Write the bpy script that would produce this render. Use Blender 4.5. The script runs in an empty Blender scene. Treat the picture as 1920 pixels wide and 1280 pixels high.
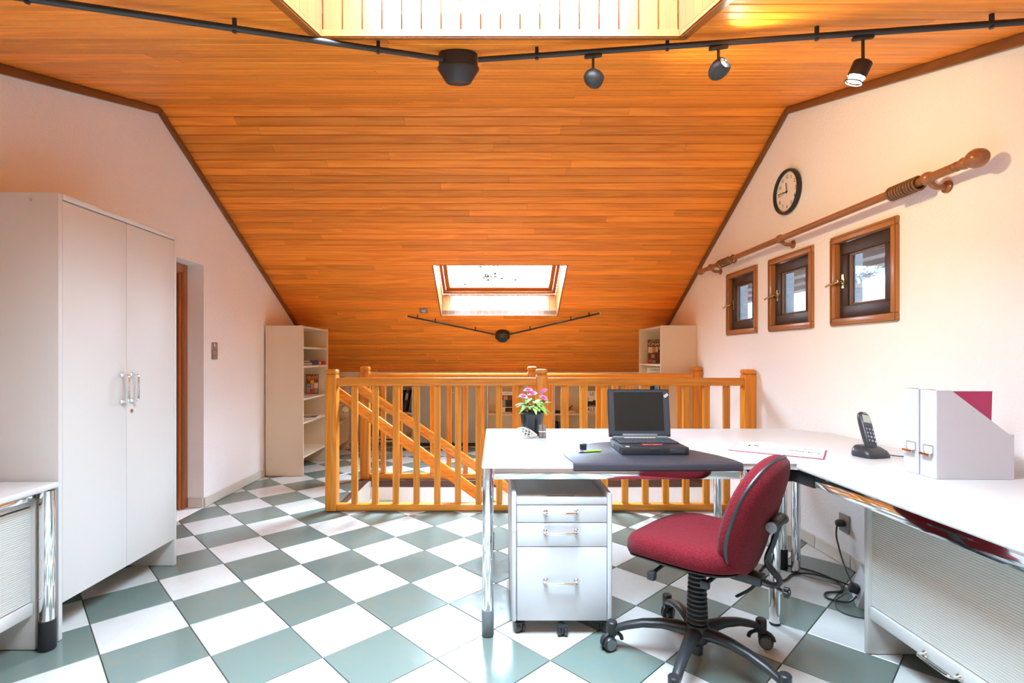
import bpy, bmesh, math, random
from mathutils import Matrix, Vector
random.seed(7)
PI = math.pi
scene = bpy.context.scene
C = scene.collection

# ------------------------------------------------------------------ camera, sky, exposure
F_PX, CX, CY, CAM_H = 960.0, 928.0, 667.0, 1.17
cam_d = bpy.data.cameras.new('camera'); cam = bpy.data.objects.new('camera', cam_d); C.objects.link(cam)
cam.location = (0, 0, CAM_H); cam.rotation_euler = (PI / 2, 0, 0)
cam_d.sensor_fit = 'HORIZONTAL'; cam_d.sensor_width = 36.0; cam_d.lens = F_PX / 1920 * 36.0
cam_d.shift_x = (960 - CX) / 1920; cam_d.shift_y = (CY - 640) / 1920
cam_d.clip_start = 0.02; cam_d.clip_end = 200
scene.camera = cam

SKY, GLOW, SUN_DIR = 26.0, 105.0, (.05, .62, .78)
world = bpy.data.worlds.new('World'); scene.world = world; world.use_nodes = True
bg = world.node_tree.nodes['Background']
# overcast sky: three times as bright overhead as at the horizon
wn = world.node_tree; tcw = wn.nodes.new('ShaderNodeTexCoord'); sep = wn.nodes.new('ShaderNodeSeparateXYZ')
wmr = wn.nodes.new('ShaderNodeMapRange'); wmr.inputs['To Min'].default_value = SKY / 3; wmr.inputs['To Max'].default_value = SKY
wn.links.new(tcw.outputs['Generated'], sep.inputs[0]); wn.links.new(sep.outputs['Z'], wmr.inputs['Value'])
# the sun behind thin cloud: a broad glow on the far side of the roof
dot = wn.nodes.new('ShaderNodeVectorMath'); dot.operation = 'DOT_PRODUCT'; dot.inputs[1].default_value = Vector(SUN_DIR).normalized()
wn.links.new(tcw.outputs['Generated'], dot.inputs[0])
mx0 = wn.nodes.new('ShaderNodeMath'); mx0.operation = 'MAXIMUM'; mx0.inputs[1].default_value = 0; wn.links.new(dot.outputs['Value'], mx0.inputs[0])
pw = wn.nodes.new('ShaderNodeMath'); pw.operation = 'POWER'; pw.inputs[1].default_value = 7; wn.links.new(mx0.outputs[0], pw.inputs[0])
ma = wn.nodes.new('ShaderNodeMath'); ma.operation = 'MULTIPLY_ADD'; ma.inputs[1].default_value = GLOW; wn.links.new(pw.outputs[0], ma.inputs[0]); wn.links.new(wmr.outputs[0], ma.inputs[2])
wn.links.new(ma.outputs[0], bg.inputs['Strength'])
bg.inputs['Color'].default_value = (0.58, 0.80, 1.0, 1)
world.cycles.sampling_method = 'MANUAL'; world.cycles.sample_map_resolution = 256
scene.view_settings.view_transform = 'Standard'; scene.view_settings.look = 'None'
scene.view_settings.exposure = 1.55; scene.view_settings.gamma = 1.0
scene.view_settings.use_curve_mapping = False
scene.cycles.use_denoising = True
scene.cycles.max_bounces = 14; scene.cycles.diffuse_bounces = 8; scene.cycles.glossy_bounces = 5
scene.cycles.transparent_max_bounces = 12
scene.cycles.sample_clamp_indirect = 12.0
scene.cycles.caustics_reflective = False; scene.cycles.caustics_refractive = False

# ------------------------------------------------------------------ materials
def lin(r, g, b):
    f = lambda c: c / 12.92 if c <= .04045 else ((c + .055) / 1.055) ** 2.4
    return (f(r / 255), f(g / 255), f(b / 255), 1)

def new_mat(name):
    m = bpy.data.materials.new(name); m.use_nodes = True
    nt = m.node_tree
    return m, nt, nt.nodes['Principled BSDF']

def N(nt, kind, **kw):
    n = nt.nodes.new(kind)
    for k, v in kw.items(): setattr(n, k, v)
    return n

def plain(name, col, rough=.5, metal=0, bump=0, bscale=200, spec=.5, coat=0, var=0):
    m, nt, p = new_mat(name)
    p.inputs['Base Color'].default_value = col; p.inputs['Roughness'].default_value = rough
    p.inputs['Metallic'].default_value = metal; p.inputs['Specular IOR Level'].default_value = spec
    p.inputs['Coat Weight'].default_value = coat
    geo = N(nt, 'ShaderNodeNewGeometry')
    if bump:
        no = N(nt, 'ShaderNodeTexNoise'); no.inputs['Scale'].default_value = bscale; no.inputs['Detail'].default_value = 4
        nt.links.new(geo.outputs['Position'], no.inputs['Vector'])
        b = N(nt, 'ShaderNodeBump'); b.inputs['Strength'].default_value = bump; b.inputs['Distance'].default_value = .01
        nt.links.new(no.outputs['Fac'], b.inputs['Height']); nt.links.new(b.outputs['Normal'], p.inputs['Normal'])
    if var:
        no = N(nt, 'ShaderNodeTexNoise'); no.inputs['Scale'].default_value = 3.0; no.inputs['Detail'].default_value = 5
        nt.links.new(geo.outputs['Position'], no.inputs['Vector'])
        mx = N(nt, 'ShaderNodeMix', data_type='RGBA'); mx.inputs['A'].default_value = tuple(c * (1 - var) for c in col[:3]) + (1,)
        mx.inputs['B'].default_value = tuple(min(1, c * (1 + var)) for c in col[:3]) + (1,)
        nt.links.new(no.outputs['Fac'], mx.inputs['Factor']); nt.links.new(mx.outputs['Result'], p.inputs['Base Color'])
    return m

def emit(name, col, s):
    m, nt, p = new_mat(name)
    p.inputs['Base Color'].default_value = col
    p.inputs['Emission Color'].default_value = col; p.inputs['Emission Strength'].default_value = s
    return m

def wood(name, base, dark, axis='X', rough=.34, tone=.22, ring=26.0, contrast=.55, coat=.25):
    """varnished softwood: contour rings stretched along one axis, tone varies per board"""
    m, nt, p = new_mat(name); L = nt.links.new
    geo = N(nt, 'ShaderNodeNewGeometry'); oi = N(nt, 'ShaderNodeObjectInfo')
    off = N(nt, 'ShaderNodeVectorMath', operation='SCALE'); off.inputs[0].default_value = (37, 53, 71)
    L(oi.outputs['Random'], off.inputs['Scale'])
    sc = {'X': (.55, 9, 9), 'Y': (9, .55, 9), 'Z': (9, 9, .55)}[axis]
    mul = N(nt, 'ShaderNodeVectorMath', operation='MULTIPLY'); mul.inputs[1].default_value = sc
    add = N(nt, 'ShaderNodeVectorMath', operation='ADD')
    L(geo.outputs['Position'], mul.inputs[0]); L(mul.outputs[0], add.inputs[0]); L(off.outputs[0], add.inputs[1])
    n1 = N(nt, 'ShaderNodeTexNoise'); n1.inputs['Scale'].default_value = 1.0; n1.inputs['Detail'].default_value = 2.0
    n1.inputs['Roughness'].default_value = .45; n1.inputs['Distortion'].default_value = .4
    L(add.outputs[0], n1.inputs['Vector'])
    k = N(nt, 'ShaderNodeMath', operation='MULTIPLY'); k.inputs[1].default_value = ring * 2; L(n1.outputs['Fac'], k.inputs[0])
    s = N(nt, 'ShaderNodeMath', operation='SINE'); L(k.outputs[0], s.inputs[0])
    s2 = N(nt, 'ShaderNodeMapRange'); s2.inputs['From Min'].default_value = -1; s2.inputs['From Max'].default_value = 1
    L(s.outputs[0], s2.inputs['Value'])
    # fine fibres
    mul2 = N(nt, 'ShaderNodeVectorMath', operation='MULTIPLY')
    mul2.inputs[1].default_value = {'X': (2, 160, 160), 'Y': (160, 2, 160), 'Z': (160, 160, 2)}[axis]
    add2 = N(nt, 'ShaderNodeVectorMath', operation='ADD')
    L(geo.outputs['Position'], mul2.inputs[0]); L(mul2.outputs[0], add2.inputs[0]); L(off.outputs[0], add2.inputs[1])
    n2 = N(nt, 'ShaderNodeTexNoise'); n2.inputs['Scale'].default_value = 1; n2.inputs['Detail'].default_value = 3
    L(add2.outputs[0], n2.inputs['Vector'])
    # broad patches
    n3 = N(nt, 'ShaderNodeTexNoise'); n3.inputs['Scale'].default_value = .5; n3.inputs['Detail'].default_value = 3
    L(add.outputs[0], n3.inputs['Vector'])
    a = N(nt, 'ShaderNodeMath', operation='MULTIPLY'); a.inputs[1].default_value = .55; L(s2.outputs[0], a.inputs[0])
    b = N(nt, 'ShaderNodeMath', operation='MULTIPLY_ADD'); b.inputs[1].default_value = .55; L(n2.outputs['Fac'], b.inputs[0]); L(a.outputs[0], b.inputs[2])
    c = N(nt, 'ShaderNodeMath', operation='MULTIPLY_ADD'); c.inputs[1].default_value = .5; L(n3.outputs['Fac'], c.inputs[0]); L(b.outputs[0], c.inputs[2])
    mr = N(nt, 'ShaderNodeMapRange'); mr.inputs['From Min'].default_value = .35; mr.inputs['From Max'].default_value = 1.15
    mr.inputs['To Min'].default_value = contrast; mr.inputs['To Max'].default_value = 0
    L(c.outputs[0], mr.inputs['Value'])
    mx = N(nt, 'ShaderNodeMix', data_type='RGBA'); mx.inputs['A'].default_value = base; mx.inputs['B'].default_value = dark
    L(mr.outputs[0], mx.inputs['Factor'])
    tr = N(nt, 'ShaderNodeMapRange'); tr.inputs['To Min'].default_value = 1 - tone; tr.inputs['To Max'].default_value = 1 + tone
    L(oi.outputs['Random'], tr.inputs['Value'])
    hs = N(nt, 'ShaderNodeHueSaturation'); L(mx.outputs['Result'], hs.inputs['Color']); L(tr.outputs[0], hs.inputs['Value'])
    L(hs.outputs['Color'], p.inputs['Base Color'])
    p.inputs['Specular IOR Level'].default_value = .32
    p.inputs['Roughness'].default_value = rough; p.inputs['Coat Weight'].default_value = coat; p.inputs['Coat Roughness'].default_value = .18
    bp = N(nt, 'ShaderNodeBump'); bp.inputs['Strength'].default_value = .12; bp.inputs['Distance'].default_value = .003
    L(n2.outputs['Fac'], bp.inputs['Height']); L(bp.outputs['Normal'], p.inputs['Normal'])
    return m

def tile_mat(name, base, stain, amt, rough):
    m, nt, p = new_mat(name); L = nt.links.new
    geo = N(nt, 'ShaderNodeNewGeometry'); oi = N(nt, 'ShaderNodeObjectInfo')
    n1 = N(nt, 'ShaderNodeTexNoise'); n1.inputs['Scale'].default_value = 5; n1.inputs['Detail'].default_value = 6; n1.inputs['Distortion'].default_value = 1.0
    L(geo.outputs['Position'], n1.inputs['Vector'])
    n2 = N(nt, 'ShaderNodeTexNoise'); n2.inputs['Scale'].default_value = 28; n2.inputs['Detail'].default_value = 6; n2.inputs['Roughness'].default_value = .7
    L(geo.outputs['Position'], n2.inputs['Vector'])
    ad = N(nt, 'ShaderNodeMath', operation='MULTIPLY'); L(n1.outputs['Fac'], ad.inputs[0]); L(n2.outputs['Fac'], ad.inputs[1])
    mr = N(nt, 'ShaderNodeMapRange'); mr.inputs['From Min'].default_value = .2; mr.inputs['From Max'].default_value = .42; mr.inputs['To Max'].default_value = amt
    L(ad.outputs[0], mr.inputs['Value'])
    mx = N(nt, 'ShaderNodeMix', data_type='RGBA'); mx.inputs['A'].default_value = base; mx.inputs['B'].default_value = stain
    L(mr.outputs[0], mx.inputs['Factor'])
    tr = N(nt, 'ShaderNodeMapRange'); tr.inputs['To Min'].default_value = .92; tr.inputs['To Max'].default_value = 1.06
    L(oi.outputs['Random'], tr.inputs['Value'])
    hs = N(nt, 'ShaderNodeHueSaturation'); L(mx.outputs['Result'], hs.inputs['Color']); L(tr.outputs[0], hs.inputs['Value'])
    L(hs.outputs['Color'], p.inputs['Base Color'])
    rr = N(nt, 'ShaderNodeMapRange'); rr.inputs['From Min'].default_value = .3; rr.inputs['From Max'].default_value = .7
    rr.inputs['To Min'].default_value = rough * .75; rr.inputs['To Max'].default_value = rough * 1.35
    L(n2.outputs['Fac'], rr.inputs['Value']); L(rr.outputs[0], p.inputs['Roughness'])
    bp = N(nt, 'ShaderNodeBump'); bp.inputs['Strength'].default_value = .06; bp.inputs['Distance'].default_value = .004
    L(n1.outputs['Fac'], bp.inputs['Height']); L(bp.outputs['Normal'], p.inputs['Normal'])
    return m

def plaster(name, col):
    m, nt, p = new_mat(name); L = nt.links.new
    geo = N(nt, 'ShaderNodeNewGeometry')
    n1 = N(nt, 'ShaderNodeTexNoise'); n1.inputs['Scale'].default_value = 85; n1.inputs['Detail'].default_value = 5; n1.inputs['Roughness'].default_value = .6
    n2 = N(nt, 'ShaderNodeTexNoise'); n2.inputs['Scale'].default_value = 2.2; n2.inputs['Detail'].default_value = 3
    L(geo.outputs['Position'], n1.inputs['Vector']); L(geo.outputs['Position'], n2.inputs['Vector'])
    mx = N(nt, 'ShaderNodeMix', data_type='RGBA'); mx.inputs['A'].default_value = col; mx.inputs['B'].default_value = tuple(c * .95 for c in col[:3]) + (1,)
    L(n2.outputs['Fac'], mx.inputs['Factor']); L(mx.outputs['Result'], p.inputs['Base Color'])
    p.inputs['Roughness'].default_value = .9; p.inputs['Specular IOR Level'].default_value = .15
    bp = N(nt, 'ShaderNodeBump'); bp.inputs['Strength'].default_value = .55; bp.inputs['Distance'].default_value = .006
    L(n1.outputs['Fac'], bp.inputs['Height']); L(bp.outputs['Normal'], p.inputs['Normal'])
    return m

def glass_mat(name, tint=(1, 1, 1, 1), dirt=0.0, gloss=.08):
    m = bpy.data.materials.new(name); m.use_nodes = True; nt = m.node_tree; nt.nodes.clear(); L = nt.links.new
    out = N(nt, 'ShaderNodeOutputMaterial'); tr = N(nt, 'ShaderNodeBsdfTransparent'); tr.inputs['Color'].default_value = tint
    gl = N(nt, 'ShaderNodeBsdfGlossy'); gl.inputs['Roughness'].default_value = .02
    lw = N(nt, 'ShaderNodeLayerWeight'); lw.inputs['Blend'].default_value = .5
    pw_ = N(nt, 'ShaderNodeMath', operation='POWER'); pw_.inputs[1].default_value = 4; L(lw.outputs['Facing'], pw_.inputs[0])
    fr_ = N(nt, 'ShaderNodeMath', operation='MULTIPLY_ADD'); fr_.inputs[1].default_value = .5; fr_.inputs[2].default_value = .03; L(pw_.outputs[0], fr_.inputs[0])
    mx = N(nt, 'ShaderNodeMixShader'); L(fr_.outputs[0], mx.inputs['Fac']); L(tr.outputs[0], mx.inputs[1]); L(gl.outputs[0], mx.inputs[2])
    last = mx
    if dirt:
        geo = N(nt, 'ShaderNodeNewGeometry'); n1 = N(nt, 'ShaderNodeTexNoise'); n1.inputs['Scale'].default_value = 55; n1.inputs['Detail'].default_value = 3
        n2 = N(nt, 'ShaderNodeTexNoise'); n2.inputs['Scale'].default_value = 4
        L(geo.outputs['Position'], n1.inputs['Vector']); L(geo.outputs['Position'], n2.inputs['Vector'])
        mu = N(nt, 'ShaderNodeMath', operation='MULTIPLY'); L(n1.outputs['Fac'], mu.inputs[0]); L(n2.outputs['Fac'], mu.inputs[1])
        mr = N(nt, 'ShaderNodeMapRange'); mr.inputs['From Min'].default_value = .335; mr.inputs['From Max'].default_value = .35; mr.inputs['To Max'].default_value = dirt
        L(mu.outputs[0], mr.inputs['Value'])
        df = N(nt, 'ShaderNodeBsdfDiffuse'); df.inputs['Color'].default_value = (.06, .05, .04, 1)
        m2 = N(nt, 'ShaderNodeMixShader'); L(mr.outputs[0], m2.inputs['Fac']); L(mx.outputs[0], m2.inputs[1]); L(df.outputs[0], m2.inputs[2]); last = m2
    L(last.outputs[0], out.inputs['Surface'])
    return m

def fabric(name, col, dark):
    m, nt, p = new_mat(name); L = nt.links.new
    tc = N(nt, 'ShaderNodeTexCoord'); v = N(nt, 'ShaderNodeTexVoronoi'); v.inputs['Scale'].default_value = 230
    L(tc.outputs['Object'], v.inputs['Vector'])
    mx = N(nt, 'ShaderNodeMix', data_type='RGBA'); mx.inputs['A'].default_value = col; mx.inputs['B'].default_value = dark
    mr = N(nt, 'ShaderNodeMapRange'); mr.inputs['From Min'].default_value = .2; mr.inputs['From Max'].default_value = .75
    L(v.outputs['Distance'], mr.inputs['Value']); L(mr.outputs[0], mx.inputs['Factor']); L(mx.outputs['Result'], p.inputs['Base Color'])
    p.inputs['Roughness'].default_value = .9; p.inputs['Sheen Weight'].default_value = .05; p.inputs['Specular IOR Level'].default_value = .2
    bp = N(nt, 'ShaderNodeBump'); bp.inputs['Strength'].default_value = .5; bp.inputs['Distance'].default_value = .002; bp.invert = True
    L(v.outputs['Distance'], bp.inputs['Height']); L(bp.outputs['Normal'], p.inputs['Normal'])
    return m

M = {}
PINE, PINE_D = (.94, .310, .034, 1), (.58, .120, .012, 1)
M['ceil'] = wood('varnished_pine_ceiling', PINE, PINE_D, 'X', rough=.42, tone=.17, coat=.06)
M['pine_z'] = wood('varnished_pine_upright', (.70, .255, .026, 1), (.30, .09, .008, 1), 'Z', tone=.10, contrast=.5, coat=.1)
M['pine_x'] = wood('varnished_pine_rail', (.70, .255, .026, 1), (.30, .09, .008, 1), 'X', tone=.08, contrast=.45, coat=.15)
M['pine_pale'] = wood('pine_lining_darkened', (.30, .090, .013, 1), (.18, .045, .006, 1), 'Z', tone=.08, contrast=.35)  # pine colour darkened to offset the strong light in the skylight shafts
M['pine_darkened_x'] = wood('pine_frame', (.36, .115, .018, 1), (.20, .055, .008, 1), 'X', tone=.06, contrast=.4)
M['trim'] = wood('brown_trim', (.22, .085, .03, 1), (.10, .035, .012, 1), 'Y', tone=.08, contrast=.5)
M['oak_y'] = wood('brown_oak_frame', (.40, .17, .06, 1), (.20, .07, .022, 1), 'Y', tone=.1, contrast=.5)
M['oak_z'] = wood('brown_oak_frame_upright', (.40, .17, .06, 1), (.20, .07, .022, 1), 'Z', tone=.1, contrast=.5)
M['rod'] = wood('turned_brown_wood', (.33, .13, .05, 1), (.18, .06, .02, 1), 'Y', tone=.06, contrast=.4, rough=.3)
M['ring'] = plain('brown_ring_wood', (.16, .075, .03, 1), .4)
M['darkwood'] = plain('dark_brown_sash', (.035, .022, .016, 1), .4, bump=.1, bscale=90)
M['door'] = wood('red_brown_door', (.42, .14, .045, 1), (.2, .06, .02, 1), 'Z', tone=.05)
M['nosing'] = plain('dark_brown_edge', (.085, .03, .015, 1), .45)
M['wall'] = plaster('white_rough_plaster', (.88, .87, .86, 1))
M['grout'] = plain('grey_grout', (.22, .21, .19, 1), .9, bump=.3)
M['tile_g'] = tile_mat('green_glazed_tile', (.135, .178, .157, 1), (.19, .18, .125, 1), .55, .17)
M['tile_w'] = tile_mat('white_glazed_tile', (.57, .565, .535, 1), (.50, .48, .43, 1), .6, .17)
M['plinth'] = plain('cream_plinth_tile', (.62, .59, .51, 1), .4, var=.06)
M['white'] = plain('white_laminate', (.62, .615, .59, 1), .48, bump=.02, bscale=300)
M['cream'] = plain('cream_laminate', (.70, .60, .45, 1), .45)
M['greycab'] = plain('grey_green_laminate', (.36, .37, .32, 1), .5)
M['shutter'] = plain('cream_shutter', (.64, .63, .58, 1), .45)
M['ped'] = plain('light_grey_enamel', (.53, .545, .56, 1), .35)
M['desk'] = plain('white_desk_laminate', (.60, .60, .585, 1), .3)
M['chrome'] = plain('chrome', (.86, .87, .88, 1), .07, metal=1)
M['steel'] = plain('brushed_steel', (.55, .54, .52, 1), .3, metal=1)
M['brass'] = plain('brass', (.55, .42, .18, 1), .25, metal=1)
M['black'] = plain('black_plastic', (.018, .019, .021, 1), .38)
M['black_soft'] = plain('black_satin_metal', (.022, .023, .025, 1), .45)
M['bulk'] = plain('matt_black', (.012, .012, .013, 1), .6)
M['grey_foot'] = plain('grey_plastic_foot', (.13, .14, .15, 1), .5)
M['pad'] = plain('black_leatherette', (.030, .029, .036, 1), .42, bump=.15, bscale=500)
M['screen'] = plain('dark_lcd', (.012, .014, .013, 1), .25)
M['key'] = plain('dark_grey_key', (.03, .03, .033, 1), .5)
M['redkey'] = plain('red_button', (.6, .05, .05, 1), .4)
M['fabric'] = fabric('red_woven_fabric', (.17, .006, .013, 1), (.085, .003, .006, 1))
M['glass'] = glass_mat('clear_glass')
M['glass_net'] = glass_mat('pane_behind_fly_screen', (.24, .25, .27, 1))
M['glass_dirty'] = glass_mat('leaf_speckled_glass', dirt=1.0)
M['paper'] = plain('white_paper', (.84, .82, .78, 1), .7)
M['card'] = plain('white_card', (.56, .57, .60, 1), .55)
M['magenta'] = plain('magenta_card', (.48, .03, .13, 1), .5)
M['pot'] = plain('black_glazed_pot', (.015, .018, .022, 1), .12)
M['soil'] = plain('soil', (.05, .03, .02, 1), .95, bump=.5)
M['leaf'] = plain('green_leaf', (.20, .38, .07, 1), .5, var=.3)
M['leaf_pale'] = plain('pale_green_leaf', (.36, .52, .16, 1), .5, var=.25)
M['petal'] = plain('pink_petal', (.78, .28, .55, 1), .6, var=.25)
M['shell'] = plain('openwork_shell', (.68, .63, .55, 1), .5, bump=.2, bscale=80)
M['block'] = plain('grey_brown_wood_block', (.17, .12, .10, 1), .7, bump=.3, bscale=120)
M['string'] = plain('white_string', (.75, .73, .7, 1), .8)
M['green_pen'] = plain('lime_green_plastic', (.25, .72, .03, 1), .35)
M['violet'] = plain('violet_plastic', (.22, .12, .55, 1), .35)
M['lcd'] = plain('pale_lcd', (.48, .55, .47, 1), .3)
M['ink'] = plain('black_ink', (.02, .02, .02, 1), .7)
M['white_ink'] = plain('white_ink', (.85, .85, .85, 1), .6)
M['phone'] = plain('dark_grey_plastic', (.035, .038, .045, 1), .35)
M['keycap'] = plain('slate_key', (.09, .11, .17, 1), .4)
M['face'] = plain('clock_face', (.78, .76, .70, 1), .5)
M['greyplate'] = plain('grey_plate', (.30, .28, .27, 1), .35, metal=.5)
M['orange_ink'] = plain('orange_ink', (.85, .30, .02, 1), .6)
M['brown_cover'] = plain('brown_cover', (.13, .05, .025, 1), .5)
M['blue_cover'] = plain('blue_cover', (.03, .05, .17, 1), .45)
M['red_cover'] = plain('red_cover', (.42, .03, .04, 1), .45)
M['green_cover'] = plain('green_cover', (.06, .28, .17, 1), .45)
M['skin_ink'] = plain('flesh_print', (.55, .28, .16, 1), .6)
M['blue_ink'] = plain('blue_print', (.12, .34, .50, 1), .6)
M['green_ink'] = plain('green_print', (.05, .30, .08, 1), .6)
M['grey_ink'] = plain('grey_print', (.30, .29, .28, 1), .6)
M['cream_ink'] = plain('cream_print', (.75, .60, .40, 1), .6)
M['red_ink'] = plain('red_print', (.6, .08, .06, 1), .6)
M['clad'] = plain('brown_cladding', (.20, .12, .09, 1), .7, bump=.3, bscale=60)
M['eave'] = plain('weathered_brown_boards', (.42, .28, .22, 1), .7, bump=.3, bscale=60)
M['roof_out'] = plain('clay_roof', (.30, .19, .14, 1), .8, bump=.3, bscale=30)
M['house'] = plain('pale_render', (.55, .50, .44, 1), .8)
M['gravel'] = plain('pale_gravel', (.34, .32, .29, 1), .9, bump=.3, bscale=10)
M['bulb'] = emit('lamp_glow', (1, .86, .62, 1), 30)

# ------------------------------------------------------------------ mesh helpers
def merge(bm, tmp, mat=None):
    me = bpy.data.meshes.new('t'); tmp.to_mesh(me); tmp.free()
    if mat is not None: me.transform(mat)
    bm.from_mesh(me); bpy.data.meshes.remove(me)

def box(bm, x0, x1, y0, y1, z0, z1, bev=0, seg=2, mat=None):
    t = bmesh.new(); bmesh.ops.create_cube(t, size=1)
    for v in t.verts:
        v.co = ((x0 + x1) / 2 + v.co.x * (x1 - x0), (y0 + y1) / 2 + v.co.y * (y1 - y0), (z0 + z1) / 2 + v.co.z * (z1 - z0))
    if bev: bmesh.ops.bevel(t, geom=t.edges[:], offset=bev, segments=seg, profile=.5, affect='EDGES')
    merge(bm, t, mat); return bm

def loft(bm, rings, caps=True, closed=False, mat=None):
    vs = [[bm.verts.new(mat @ Vector(p) if mat else p) for p in r] for r in rings]
    n = len(rings[0]); m = len(vs)
    for i in range(m if closed else m - 1):
        a, b = vs[i], vs[(i + 1) % m]
        for j in range(n):
            bm.faces.new((a[j], a[(j + 1) % n], b[(j + 1) % n], b[j]))
    if caps and not closed:
        bm.faces.new(list(reversed(vs[0]))); bm.faces.new(vs[-1])
    return bm

def lathe(bm, prof, mat=None, seg=24, caps=True):
    rings = [[(max(r, 1e-4) * math.cos(2 * PI * k / seg), max(r, 1e-4) * math.sin(2 * PI * k / seg), z) for k in range(seg)] for r, z in prof]
    return loft(bm, rings, caps=caps, mat=mat)

def axis_mat(p, d, up=None):
    d = Vector(d).normalized()
    u = Vector((0, 0, 1)) if abs(d.z) < .95 else Vector((1, 0, 0))
    x = u.cross(d).normalized(); y = d.cross(x)
    m = Matrix((x, y, d)).transposed().to_4x4(); m.translation = Vector(p); return m

def cyl(bm, p0, p1, r0, r1=None, seg=16):
    p0, p1 = Vector(p0), Vector(p1); d = p1 - p0
    return lathe(bm, [(r0, 0), (r0 if r1 is None else r1, d.length)], axis_mat(p0, d), seg)

def tube(bm, pts, r, seg=10, flat=1.0):
    pts = [Vector(p) for p in pts]; rings = []; ref = None
    for i, p in enumerate(pts):
        t = (pts[min(i + 1, len(pts) - 1)] - pts[max(i - 1, 0)]).normalized()
        if ref is None:
            u = Vector((0, 0, 1)) if abs(t.z) < .9 else Vector((1, 0, 0)); ref = u
        x = ref.cross(t).normalized(); y = t.cross(x); ref = y
        rr = r[i] if isinstance(r, (list, tuple)) else r
        rings.append([p + x * rr * math.cos(2 * PI * k / seg) + y * rr * flat * math.sin(2 * PI * k / seg) for k in range(seg)])
    return loft(bm, rings)

def smooth_pts(pts, n=6):
    """Catmull-Rom through the points"""
    pts = [Vector(p) for p in pts]; P = [pts[0]] + pts + [pts[-1]]; out = []
    for i in range(1, len(P) - 2):
        for k in range(n):
            t = k / n; a, b, c, d = P[i - 1], P[i], P[i + 1], P[i + 2]
            out.append(.5 * (2 * b + (c - a) * t + (2 * a - 5 * b + 4 * c - d) * t * t + (3 * b - a - 3 * c + d) * t ** 3))
    out.append(pts[-1]); return out

def prism(bm, poly, z0, z1, mat=None, bev=0, seg=2):
    """poly: counter-clockwise (x, y); extruded in z"""
    t = bmesh.new()
    a = [t.verts.new((x, y, z0)) for x, y in poly]; b = [t.verts.new((x, y, z1)) for x, y in poly]
    n = len(poly); t.faces.new(list(reversed(a))); t.faces.new(b)
    for j in range(n): t.faces.new((a[j], a[(j + 1) % n], b[(j + 1) % n], b[j]))
    if bev:
        es = [e for e in t.edges if abs(e.verts[0].co.z - e.verts[1].co.z) < 1e-6]
        bmesh.ops.bevel(t, geom=es, offset=bev, segments=seg, profile=.5, affect='EDGES')
    merge(bm, t, mat); return bm

def B(): return bmesh.new()

def frame(o, right, up):
    r = Vector(right).normalized(); u = Vector(up).normalized(); n = r.cross(u)
    m = Matrix((r, u, n)).transposed().to_4x4(); m.translation = Vector(o); return m

WM = {}
def wmat(o): return WM.get(o.name, Matrix())

def obj(name, bm, mat, parent=None, smooth=True, local=False, label=None, ang=38):
    """mesh built in world coordinates (or, with local, in its parent's) becomes one object"""
    if parent is not None and not local: bm.transform(wmat(parent).inverted())
    bmesh.ops.recalc_face_normals(bm, faces=bm.faces[:])
    me = bpy.data.meshes.new(name); bm.to_mesh(me); bm.free()
    for m in (mat if isinstance(mat, (list, tuple)) else [mat]): me.materials.append(m)
    if smooth:
        for p in me.polygons: p.use_smooth = True
        me.set_sharp_from_angle(angle=math.radians(ang))
    o = bpy.data.objects.new(name, me); C.objects.link(o)
    if parent is not None:
        o.parent = parent; WM[o.name] = wmat(parent)
    else: WM[o.name] = Matrix()
    if label: o['label'] = label
    return o

def tag(o, label, cat, group=None):
    o['label'] = label; o['category'] = cat
    if group: o['group'] = group
    return o

def thing(name, loc, label=None, cat=None, rz=0, group=None):
    o = bpy.data.objects.new(name, None); C.objects.link(o); o.empty_display_size = .1
    o.location = loc; o.rotation_euler = (0, 0, rz)
    WM[o.name] = Matrix.Translation(Vector(loc)) @ Matrix.Rotation(rz, 4, 'Z')
    if label: tag(o, label, cat, group)
    return o

def struct(o):
    o['kind'] = 'structure'; return o

def recentre(o):
    """put the origin of a top-level mesh at the middle of its base"""
    me = o.data; xs = [v.co for v in me.vertices]
    lo = Vector((min(v.x for v in xs), min(v.y for v in xs), min(v.z for v in xs)))
    hi = Vector((max(v.x for v in xs), max(v.y for v in xs), max(v.z for v in xs)))
    c = Vector(((lo.x + hi.x) / 2, (lo.y + hi.y) / 2, lo.z))
    me.transform(Matrix.Translation(-c)); o.location = c; WM[o.name] = Matrix.Translation(c); return o

def text(name, s, size, mat, parent, fr, align='CENTER', thick=.0006):
    cu = bpy.data.curves.new('txt', 'FONT'); cu.body = s; cu.size = size; cu.align_x = align; cu.align_y = 'CENTER'
    cu.extrude = thick; cu.resolution_u = 3
    to = bpy.data.objects.new('txt', cu); me = bpy.data.meshes.new_from_object(to)
    bpy.data.objects.remove(to); bpy.data.curves.remove(cu)
    me.transform(wmat(parent).inverted() @ fr); me.name = name
    me.materials.clear(); me.materials.append(mat)
    o = bpy.data.objects.new(name, me); C.objects.link(o); o.parent = parent; WM[o.name] = wmat(parent); return o

def plate(bm, fr, x0, x1, y0, y1, t=.0008):
    return box(bm, x0, x1, y0, y1, 0, t, mat=fr)

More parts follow.
